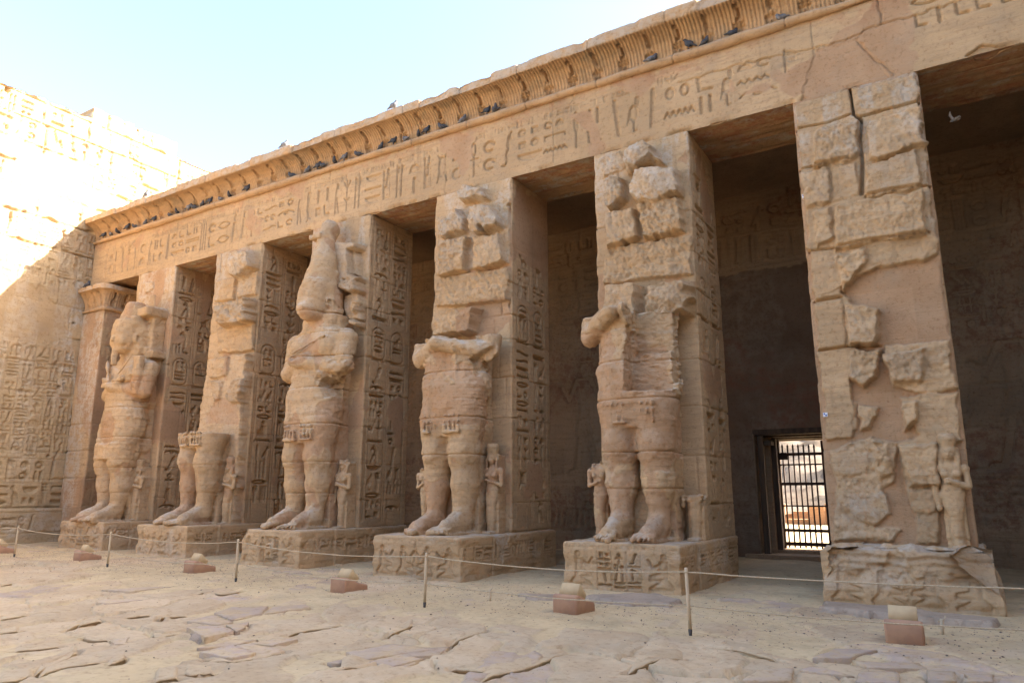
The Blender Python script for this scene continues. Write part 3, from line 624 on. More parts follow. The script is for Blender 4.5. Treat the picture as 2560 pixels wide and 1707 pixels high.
tag(mesh('ground', np.stack([GX, GY, GZ], -1), gq(len(gx), len(gy)), M['ground'], None, GA.reshape(-1, 4), False), 'sandy temple court paved with worn sunken flagstones', None, None, 'structure')

# portico floor and desert hill seen through the gate
J = Join(); X, Y = np.meshgrid(np.linspace(-26, 9, 300), np.linspace(1.75, 9.5, 90), indexing='ij'); Z = .06 + .05 * ss(2.5, 5, Y) + .025 * fb2(X * 1.5, Y * 1.5, 4) - .12 * (1 - ss(1.75, 2.3, Y))
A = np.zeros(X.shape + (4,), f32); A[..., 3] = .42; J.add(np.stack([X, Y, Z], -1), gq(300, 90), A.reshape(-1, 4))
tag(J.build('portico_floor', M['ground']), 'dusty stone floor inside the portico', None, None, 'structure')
X, Y = np.meshgrid(np.linspace(-170, 60, 260), np.linspace(26, 240, 260), indexing='ij')
rub = fb2(X * .35, Y * .35, 5, .62)
Z = -.4 + 11.5 * ss(34, 118, Y + 6 * fb2(X * .03, Y * .03, 2)) * (1 + .16 * fb2(X * .05, Y * .05, 3)) + .75 * rub * ss(30, 60, Y)
A = np.zeros(X.shape + (4,), f32); A[..., 3] = .5 + .25 * fb2(X * .3, Y * .3, 3); A[..., 0] = ss(.2, .35, fb2(X * .2 + 9, Y * .2, 3))
tag(mesh('hill', np.stack([X, Y, Z], -1), gq(260, 260), M['hill'], None, A.reshape(-1, 4)), 'stony desert hillside', None, None, 'structure')

# ---- wall on the left (back of the gate tower), sunlit at the top
pw = thing('temple_wall', 'huge carved sandstone wall on the left, sunlit above a slanting shadow line', 'wall', (XW, -2, 0))
fl = wrap_field([(XW, -8.0), (XW, 8.0)], 0, 15.78, .032, 21, .008)
zc = [0, 1.15, 2.05, 2.95, 3.85, 4.9, 5.9, 6.9, 8.0, 9.0, 9.95, 10.9, 11.8, 12.6, 13.4, 14.25, 15.05, 15.8]
yc = lambda y: y + 8.0
# rows of small vertical columns, then big signs, then upper frieze
for r0, r1, w in ((2.75, 6.45, .40), (8.6, 10.75, .42)):
    y = -7.9
    while y < .1: column(fl, yc(y), w, r0, r1, .06, gap=.08); y += w + .03
for z in (1.95, 1.15): rowline(fl, yc(-7.8), yc(-.15), z + .05, .72, .085, gap=.12, bulge=.2)
for z in (2.72, 1.93, 1.14): fl.stroke([(yc(-8), z), (yc(.0), z)], .014, .03)
rowline(fl, yc(-7.8), yc(5.5), 13.5, .75, .13, gap=.16, bulge=.2, dens=.85); rowline(fl, yc(-7.8), yc(-1.0), 14.3, .62, .12, gap=.16, bulge=.2, dens=.8)
rowline(fl, yc(-.2), yc(5.5), 12.75, .5, .10, gap=.2, dens=.8); rowline(fl, yc(-.5), yc(4.5), 14.35, .55, .10, gap=.5, dens=.6); rowline(fl, yc(-.5), yc(4.5), 15.15, .45, .10, gap=.9, dens=.5)
fl.plaster([(yc(-8), 6.7), (yc(-1.9), 6.55), (yc(-.55), 6.7), (yc(-.75), 7.6), (yc(-1.5), 8.45), (yc(-3), 8.6), (yc(-8), 8.7)], -.03, .12)
fl.plaster([(yc(-3.6), 11.2), (yc(-1.2), 11.3), (yc(-.1), 11.6), (yc(-.2), 12.5), (yc(-1.2), 13.3), (yc(-2.6), 13.2), (yc(-3.3), 12.3)], -.012, .12)
J0 = fl.H.copy(); fl.joints(zc, 1.7, .11, .024, .18, 1.0); fl.H = J0 + (fl.H - J0) * (.26 + .74 * ss(9.0, 10.5, fl.V)); fl.pits(26, .05, .16)
fl.grey = ss(-.05, .25, fb2(fl.U * 2.2, fl.V * .35 + 4, 4)) * .8 * np.maximum(ss(yc(-.95), yc(-.25), fl.U) * (fl.V < 9), .35); fl.paint *= 0
topz = np.interp(fl.u, [0, yc(-3.7), yc(-.9)], [14.95, 15.1, 15.28]); topz = np.where(fl.u > yc(-.65), 15.74, topz); topz = np.where(fl.u > yc(.9), 15.60, topz); topz = np.where(fl.u > yc(1.15), 15.70, topz)
topz = np.where(fl.u > yc(2.72), 15.08, topz); topz += .035 * np.round(2 * fb2(fl.u * 1.3, fl.u * 0 + 2, 3)) - .02 * np.abs(fb2(fl.u * 6, fl.u * 0, 2))
V = wrap_verts(fl); V[..., 2] = np.minimum(V[..., 2], topz[:, None]); back = (fl.V > topz[:, None] - .06); V[..., 0] -= .05 * back * R0.rand(*back.shape)
J = Join(); J.add(V, gq(len(fl.u), len(fl.v)), fl.attr())
iu = np.arange(len(fl.u)); tp = np.stack([V[:, -1], V[:, -1] + np.array([-1.4, 0, .02], f32)], 1); tp[:, 0, 2] -= .004
Aa = np.zeros((len(fl.u) * 2, 4), f32); Aa[:, 1] = .6; Aa[:, 3] = .5; J.add(tp, gq(len(fl.u), 2), Aa)
for y0, y1, z in ((-8, -.65, 14.9), (-.65, 1.0, 15.62), (1.0, 2.72, 15.5), (2.72, 8, 15.0)): J.box((XW - 1.9, y0, 0), (XW - .12, y1, z))
J.box((XW - 1.3, -.652, 15.0), (XW - .03, -.3, 15.70))
J.build('masonry', M['wall'], pw, False, at=pw.location)
fl = wrap_field([(XW + .26, -8.0), (XW + .26, -.1)], -.1, 1.12, .03, 22, .01)
rowline(fl, .2, 7.2, .42, .52, .06, gap=.14, bulge=.5); fl.stroke([(0, 1.0), (7.9, 1.0)], .012, .03); fl.joints([-.1, .35, 1.2], 2.4, .03, .014, .2, .8)
fl.grey = .5 * ss(-.2, .3, fb2(fl.U, fl.V * 2, 4)); J = Join(); J.add(wrap_verts(fl, .05), gq(len(fl.u), len(fl.v)), fl.attr()); top_cap(J, XW - .05, XW + .23, -8, -.1, 1.105, .06, .006, .9)
J.build('base_course', M['wall'], pw, False, at=pw.location)

# ---- pilaster between the wall and the first pillar
ap = thing('pilaster', 'narrow carved pilaster with its own small cornice, squeezed between left wall and first pillar', 'pilaster', (-25.3, -.1, 0))
fl = wrap_field([(XW + .02, -.12), (-24.72, -.12), (-24.72, 2.4)], 0, 7.84, .03, 23, .006)
cartouche(fl, .62, 6.0, .42, 1.2, .035); rowline(fl, .15, 1.2, 7.3, .38, .03)
for k in range(3): cartouche(fl, 1.55 + .45 * k, 5.9, .33, 1.2, .035)
rowline(fl, 1.45, 2.9, 7.3, .38, .03); column(fl, 1.0, .3, 1.5, 5.7, .03); column(fl, 1.6, .55, .9, 5.6, .04); column(fl, 2.3, .55, .9, 5.6, .04)
fl.noise_plaster(.2, .7); fl.joints([0, 1.2, 2.1, 3.0, 3.9, 4.8, 5.7, 6.6, 7.4, 7.9], 1.4, .03, .012, .25); fl.grey = .8 * ss(-.1, .3, fb2(fl.U * 2.5, fl.V * .4, 4)) * (fl.U < 1.3)
fl.tone -= .12 * (fl.U > 1.32) * ss(-.1, .2, fb2(fl.U * .8, fl.V * .8 + 7, 3))
J = Join(); J.add(wrap_verts(fl, 0, .0), gq(len(fl.u), len(fl.v)), fl.attr()); J.build('shaft', M['stone'], ap, False, at=ap.location)
def cornice_strip(path, z0, hh, out, fil, res, seed, pitch, first, torus=.085, stain=.5, fine=.018):
    """torus roll, cavetto and fillet swept along a plan path; returns verts, quads, attributes"""
    S, Nn, a = wrap_path(path, res, .03); prof = []
    for t in np.linspace(-100, 85, 12): prof.append((torus * .45 + torus * cos(radians(t)), z0 + torus * sin(radians(t)), 0))
    m = int(1.25 * hh / .025)
    for t in np.linspace(0, 90, m): prof.append((.03 + out * (1 - cos(radians(t))), z0 + torus + hh * sin(radians(t)), 1 + t / 90))
    for t in np.linspace(0, 1, 7)[1:]: prof.append((out + .035, z0 + torus + hh + fil * t, 3))
    prof.append((out - .03, z0 + torus + hh + fil + .015, 3)); prof.append((-.6, z0 + torus + hh + fil + .02, 3))
    prof = np.array(prof); o, z, tg = prof.T; L = np.concatenate([[0], np.cumsum(np.hypot(np.diff(o), np.diff(z)))])
    fl = Field(0, a[-1], 0, L[-1], 9, seed, 0); fl.u = a.astype(f32); fl.v = L.astype(f32); fl.U, fl.V = np.meshgrid(fl.u, fl.v, indexing='ij'); fl.res = max(res, .014)
    for nme in ('H', 'D', 'patch', 'grey', 'paint'): setattr(fl, nme, np.zeros_like(fl.U))
    fl.keep = np.ones_like(fl.U); fl.tone = .5 + .1 * fb2(fl.U * .6, fl.V, 3)
    cav = ((tg >= 1) & (tg < 2.5)).astype(f32)[None]; fl.H += -fine * cav * ss(.1, .9, .5 + .5 * np.cos(fl.U * 2 * pi / .078 + .6 * fb2(fl.U, fl.V, 2)))
    fl.H += .012 * fb2(fl.U * 3 + seed, fl.V * 5, 4) + .03 * fb2(fl.U * .35 + seed, fl.V * .3, 2)
    Lc = L[12]; Lh = L[11 + m] - Lc; u = first; k = 0
    while u < a[-1] - .2:
        w = pitch * .30
        if k % 2 == 0: cartouche(fl, u - w / 2, Lc + .30 * Lh, w, Lh * .52, .05, None, .35); fl.stroke([(u, Lc + .68 * Lh), (u + .01, Lc + .42 * Lh)], .024, .09); fl.ell(u - .02, Lc + .76 * Lh, .034, .04, .09)
        else:
            fl.ell(u, Lc + .74 * Lh, .05, .05, .10, 0, 0); fl.stroke([(u + .03, Lc + .62 * Lh), (u + .035, Lc + .42 * Lh), (u - .02, Lc + .40 * Lh)], .026, .09)
            fl.stroke([(u - w / 2, Lc + .3 * Lh), (u + w / 2, Lc + .3 * Lh)], .022, .07)
        fl.stroke([(u - w * .5, Lc + .2 * Lh), (u + w * .5, Lc + .2 * Lh)], .026, .08); fl.stroke([(u - w * .35, Lc + .03 * Lh), (u - w * .35, Lc + .16 * Lh)], .028, .08); fl.ell(u + w * .2, Lc + .09 * Lh, .055, .045, .08)
        u += pitch; k += 1
    fl.paint = stain * cav * ss(-.1, .35, fb2(fl.U * 1.2 + 4, fl.V * .8, 4)); fl.grey = np.where((tg > 2.5)[None], .7, 0) + .5 * ((tg < 1)[None] & (z > z0 + .02)[None])
    # breaks along the edge of the fillet
    br = ss(.28, .36, fb2(fl.U * .7 + seed, fl.U * 0, 3)) * (tg >= 2.8)[None]; fl.H -= .05 * br + .03 * (tg >= 2.9)[None] * np.clip(fb2(fl.U * 4, fl.V * 4, 3), 0, 1)
    for q in np.arange(1.3, a[-1], 1.9): 
        q += .5 * n2(np.array([q * 3.1]), np.array([seed * 1.]))[0]; fl.H -= .03 * np.exp(-((fl.U - q) / .012)**2)
    H = fl.done(); dn = np.gradient(np.stack([o, z], 1), axis=0); dn /= np.linalg.norm(dn, axis=1)[:, None]; nr = np.stack([dn[:, 1], -dn[:, 0]], 1)
    O = o[None] + H * nr[None, :, 0]; Zz = z[None] + H * nr[None, :, 1]; V = np.zeros(H.shape + (3,), f32)
    V[..., 0] = S[:, None, 0] + Nn[:, None, 0] * O; V[..., 1] = S[:, None, 1] + Nn[:, None, 1] * O; V[..., 2] = Zz
    return V, gq(len(a), len(L)), fl.attr()
J = Join(); J.add(*cornice_strip([(XW + .02, -.12), (-24.72, -.12), (-24.72, 2.4)], 7.90, .58, .30, .17, .02, 31, .42, .3, .06))
J.build('cornice', M['cornice'], ap, at=ap.location)

# ---- entablature: architrave with a carved line, cornice, roof
en = thing('entablature', 'long carved sandstone architrave with curved cornice running across the pillars', 'architrave', (-11, .8, HT))
fl = wrap_field([(XW - .02, 0), (3.2, 0)], HT, 10.47, .02, 41, .005); ux = lambda x: x - XW + .02
fl.bold = .95; rowline(fl, .7, 24.3, 9.13, .92, .055, gap=.04, bulge=.55, dens=1, tall=.6); rowline(fl, .9, 22, 10.06, .15, .03, gap=.2, bulge=.3, dens=.8); fl.stroke([(0, 10.24), (29, 10.24)], .009, .012); fl.stroke([(0, 9.1), (29, 9.1)], .008, .008)
rowline(fl, 25.9, 29.2, 9.62, .78, .07, gap=.07, bulge=.4, dens=1)
fl.noise_plaster(.40, .42)
def pxp(reg, pts, y=0.): return [atY(reg[0] + reg[2] * a, reg[1] + reg[2] * b, y) for a, b in pts]
def fpoly(reg, pts, y=0.): return [(ux(p[0]), p[2]) for p in pxp(reg, pts, y)]
ZR = (1200, 0, .5782)
fl.plaster(fpoly(ZR, [(1390, 440), (1450, 215), (1630, 170), (1680, 230), (1780, 330), (1640, 360), (1400, 450)]), -.02, .03)
fl.plaster(fpoly(ZR, [(370, 495), (480, 480), (545, 640), (470, 700), (470, 580)]), -.006, .03)
fl.raise_(fpoly(ZR, [(2090, 250), (2180, 190), (2352, 215), (2352, 260), (2240, 265)]), -.16, .06, .04)
for pl, d in (([(860, 360), (1110, 280), (1330, 235), (1450, 210), (1600, 165), (1740, 100), (1720, 0)], .05), ([(1740, 105), (1940, 50), (2130, -20)], .05), ([(1630, 165), (1680, 235), (1790, 325)], .035), ([(400, 400), (410, 430), (360, 490)], .02), ([(1450, 210), (1385, 440)], .025)):
    p = fpoly(ZR, pl); q = []
    for a, b in zip(p[:-1], p[1:]):
        for t in np.arange(0, 1, .12): q.append((a[0] + (b[0] - a[0]) * t + .03 * fl.rng.uniform(-1, 1), a[1] + (b[1] - a[1]) * t + .03 * fl.rng.uniform(-1, 1)))
    q.append(p[-1]); kp = fl.keep.copy(); fl.keep[:] = 1; D0 = fl.D.copy(); fl.D[:] = 0; fl.stroke(q, .012, d); fl.H -= fl.D; fl.D = D0; fl.keep = kp
fl.joints([HT - .2, 10.7], 4.27, .02, .010, .12, .4, off=1.4); fl.paint = .35 * ss(10.1, 10.45, fl.V + .15 * fb2(fl.U * 1.5, fl.V, 3))
ch = np.clip(fb2(fl.U * 2.5, fl.V * 0 + 3, 4) - .1, 0, 1) * (1 - ss(HT, HT + .12, fl.V)); fl.H -= .10 * ch
J = Join(); J.add(wrap_verts(fl), gq(len(fl.u), len(fl.v)), fl.attr())
J.box((3.2, 0, HT), (14, .8, 10.47)); J.box((XW, .06, HT + .03), (3.2, .9, 10.6)); J.build('architrave', M['stone'], en, False, at=en.location)
CX0, CP = .33, .62
V, Q, A = cornice_strip([(XW - .02, 0), (3.2, 0)], 10.53, .50, .47, .25, .0155, 42, CP, CX0)
J = Join(); J.add(V, Q, A); J.box((3.2, -.47, 10.5), (14, .6, 11.33)); J.build('cornice', M['cornice'], en, at=en.location)
X, Y = np.meshgrid(np.arange(XW, 3.2, .05), np.linspace(0, DEP, 36), indexing='ij'); Z = HT + .003 + .010 * fb2(X * 2, Y * 4, 4) + .012 * ss(.1, .2, fb2(X * .7, Y * 3, 3))
A = np.zeros(X.shape + (4,), f32); A[..., 2] = .7 * ss(-.05, .25, fb2(X * .9, Y * 2.5, 3)); A[..., 1] = .7 * ss(.05, .3, fb2(X * 1.3 + 9, Y * 5, 3)); A[..., 3] = .45 + .2 * fb2(X * .5, Y * 3, 3)
Z = Z + .012 * (np.abs((Y * 4.6) % 1 - .5) < .09)
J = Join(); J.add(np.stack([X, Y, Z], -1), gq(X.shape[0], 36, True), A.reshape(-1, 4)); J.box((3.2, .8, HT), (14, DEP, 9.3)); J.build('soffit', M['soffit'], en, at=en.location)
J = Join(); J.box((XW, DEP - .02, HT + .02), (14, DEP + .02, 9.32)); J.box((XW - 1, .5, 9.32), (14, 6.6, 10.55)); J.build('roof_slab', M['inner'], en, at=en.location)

# ---- rear wall of the portico with the gateway
rw = thing('rear_wall', 'dark carved rear wall of the portico, pierced by a barred doorway', 'wall', (-12, 5, 0))
DX0, DX1, DZ0, DZ1 = -4.24, -2.30, .0, 3.17
fl = wrap_field([(XW, 5.0), (6.0, 5.0)], 0, 9.34, .04, 51, .006, .01); ux = lambda x: x - XW
x = XW + .2
while x < 5.5:
    if not (-5.0 < x < -1.2):
        column(fl, ux(x), .55, 2.9 if x < -12 else 5.2, 7.3, .08, gap=.08, skip=.0)
        if fl.rng.random() < .75 and not -9 < x < -5: column(fl, ux(x), .55, .9, 2.8 if x < -12 else 2.0, .05, gap=.08)
    x += .58
for z in (8.3, 7.45): rowline(fl, .3, ux(5.5), z, .72, .10, gap=.14, bulge=.2)
for x in (-8.9, -7.2, -.6, 1.2, 3.1): sign(fl, STAND, ux(x) - .8, 2.1, 1.7, 3.2, .08, x > -2, .6)
for x in (-10.8, 2.1): sign(fl, STAND, ux(x) - .6, 2.4, 1.2, 2.4, .08, False, .6)
x = -11.2
while x < -4.6: fl.stroke([(ux(x), .75), (ux(x) + .1 * fl.rng.random(), 1.15)], .045, .07); x += .19
for z in (7.35, 8.2, 2.02, .62): fl.stroke([(0, z), (32, z)], .014, .03)
fl.plaster([(ux(-5.05), 0), (ux(-5.0), 7.2), (ux(-1.2), 7.25), (ux(-1.2), 0)], -.0, .05)
fl.plaster([(ux(-8.2), 3.6), (ux(-5.4), 3.8), (ux(-5.3), 5.0), (ux(-8.3), 4.9)], -.0, .1)
fl.joints([0, .62, 1.3, 2.1, 3.0, 3.9, 4.8, 5.7, 6.6, 7.4, 8.3, 9.4], 1.6, .035, .014, .3, .8); fl.pits(40, .07, .2)
fl.grey = .2 * ss(.05, .35, fb2(fl.U * .9, fl.V * .9 + 3, 5)); fl.paint = .6 * ss(.05, .3, fb2(fl.U * .6 + 8, fl.V * .8, 4))
V = wrap_verts(fl); nu, nv = len(fl.u), len(fl.v); q = gq(nu, nv); cx = V[..., 0].ravel()[q].mean(1); cz = V[..., 2].ravel()[q].mean(1)
q = q[~((cx > DX0) & (cx < DX1) & (cz < DZ1))]
J = Join(); J.add(V, q, fl.attr())
for a, b in (((XW, 5.06, 0), (DX0 + .02, 6.4, 9.3)), ((DX1 - .02, 5.06, 0), (14, 6.4, 9.3)), ((DX0 + .02, 5.06, DZ1 - .02), (DX1 - .02, 6.4, 9.3))): J.box(a, b)
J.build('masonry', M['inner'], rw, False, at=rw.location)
# stepped jambs, timber lintel boards
fj = wrap_field([(-3.92, 6.3), (-3.92, 5.40), (DX0 - .05, 5.40)], .05, 3.0, .03, 52, .006, .02); fj.joints([0, .7, 1.4, 2.1, 2.9], .8, .02, .01, .3)
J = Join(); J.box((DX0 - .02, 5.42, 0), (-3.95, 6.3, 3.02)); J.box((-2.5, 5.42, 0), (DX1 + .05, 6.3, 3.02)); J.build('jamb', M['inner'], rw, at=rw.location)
J = Join()
for k, (y0, z0) in enumerate(((5.05, 3.02), (5.40, 2.98), (5.75, 2.95), (6.05, 2.93))): J.box((DX0 + .01, y0, z0), (DX1 - .01, y0 + .27, z0 + .14))
J.box((DX0 - .02, 5.02, 3.05), (DX1 + .02, 5.10, 3.19)); J.build('timber_lintel', M['wood'], rw, False, at=rw.location)
J = Join(); J.box((-4.16, 5.08, .1), (-4.03, 5.22, 3.0)); J.box((-3.94, 5.55, .1), (-3.82, 5.7, 2.95)); J.box((-4.15, 5.2, 2.78), (-3.85, 5.6, 2.88)); J.build('door_post', M['wood'], rw, False, at=rw.location)
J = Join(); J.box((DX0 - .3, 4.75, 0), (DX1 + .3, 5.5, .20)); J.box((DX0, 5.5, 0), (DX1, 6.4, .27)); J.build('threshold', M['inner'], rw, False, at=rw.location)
# barred gate
YG = 6.0
gt = thing('barred_gate', 'dark iron gate with seven spiked bars standing in the rear doorway', 'gate', (-3.3, YG, .3))
def gpx(zx, zy): p = atY(1860 + .2424 * zx, 1040 + .2424 * zy, YG); return p[0], p[2]
for k in range(7):
    x0, z1 = gpx(393 + 54.6 * k, 318); x1, z0 = gpx(515 + 57 * k, 1330); x = (x0 + x1) / 2
    J = Join(); J.tube([(x0, YG, .3), (x0, YG, z1)], .021, 8); J.tube([(x0, YG, z1), (x0, YG, z1 + .03), (x0, YG, z1 + .085)], [.027, .022, .002], 8)
    J.build('bar', M['iron'], gt, False, at=gt.location)
xl = gpx(365, 500)[0]; xr = gpx(800, 500)[0] + .05
for zy, h, in ((390, .035), (498, .018), (697, .036), (925, .018), (1178, .036), (1318, .045)):
    z = gpx(600, zy)[1]; J = Join(); J.box((xl, YG - .03, z - h), (xr, YG + .03, z + h)); J.build('rail', M['iron'], gt, False, at=gt.location)
J = Join(); J.box((xr - .03, YG - .035, .28), (xr + .04, YG + .035, 2.9)); J.build('stile', M['iron'], gt, False, at=gt.location)
J = Join(); z = gpx(400, 430)[1]; J.box((xl - .05, YG - .06, z - .05), (xl + .22, YG - .03, z + .05)); J.box((xl + .06, YG - .07, z - .03), (xl + .20, YG - .05, z + .13)); J.build('lock', M['iron'], gt, False, at=gt.location)
J = Join(); J.box((xl - .05, YG - .05, .28), (xl + .03, YG + .05, 2.95)); J.build('hinge_post', M['wood'], gt, False, at=gt.location)
# ruins beyond the gate
J = Join()
rr = random.Random(5)
for k in range(46):
    x = -16 + 13 * rr.random(); y = 27 + 2.5 * rr.random(); z = .9 * rr.random(); s = .35 + .5 * rr.random(); J.box((x, y, 0), (x + s * 2.2, y + s, .25 + z * (1 + .5 * sin(x))))
tag(J.build('ruined_wall', M['brick'], None, False), 'tumbled mud brick ruin low on the ground beyond the barred gate', 'ruin')
# sunlit side of the court opposite the portico, behind the camera
ow = thing('opposite_wall', 'sunlit plain sandstone wall with square columns closing the far side of the court', 'wall', (-8, -40, 0))
J = Join(); J.box((-28, -42, 0), (14, -40, 10.5)); J.box((-28, -42, 10.5), (14, -39.5, 11.4)); J.build('masonry', M['wall'], ow, False, at=ow.location)
for k in range(8):
    J = Join(); x = -25 + 5 * k; J.box((x - .9, -40, 0), (x + .9, -38.2, 9.2)); J.box((x - 1.1, -40, 8.6), (x + 1.1, -38.0, 9.4)); J.build('column', M['stone'], ow, False, at=ow.location)
# gate tower on the right, outside the picture, that shades the court; set close and lengthened to block skylight
J = Join(); J.box((14, -60, 0), (22, 9, 18.9)); J.box((13.7, -60, 0), (14, 9, 1.2)); J.box((13.7, -60.3, 18.3), (22.3, 9.3, 19.1))
tag(J.build('gate_tower', M['wall'], None, False), 'tall plain gate tower closing the court out of view on the right', 'tower')

# ================================================================== pillars
ORD = ['first', 'second', 'third', 'fourth', 'fifth', 'sixth', 'seventh', 'eighth']
R6a, R6b = (1900, 100, .51005), (1900, 850, .51005)
R5 = (1420, 320, .30612); R4 = (1000, 380, .70126); R3 = (700, 520, .28064); R2 = (480, 600, .28070); R1 = (180, 700, .28064)
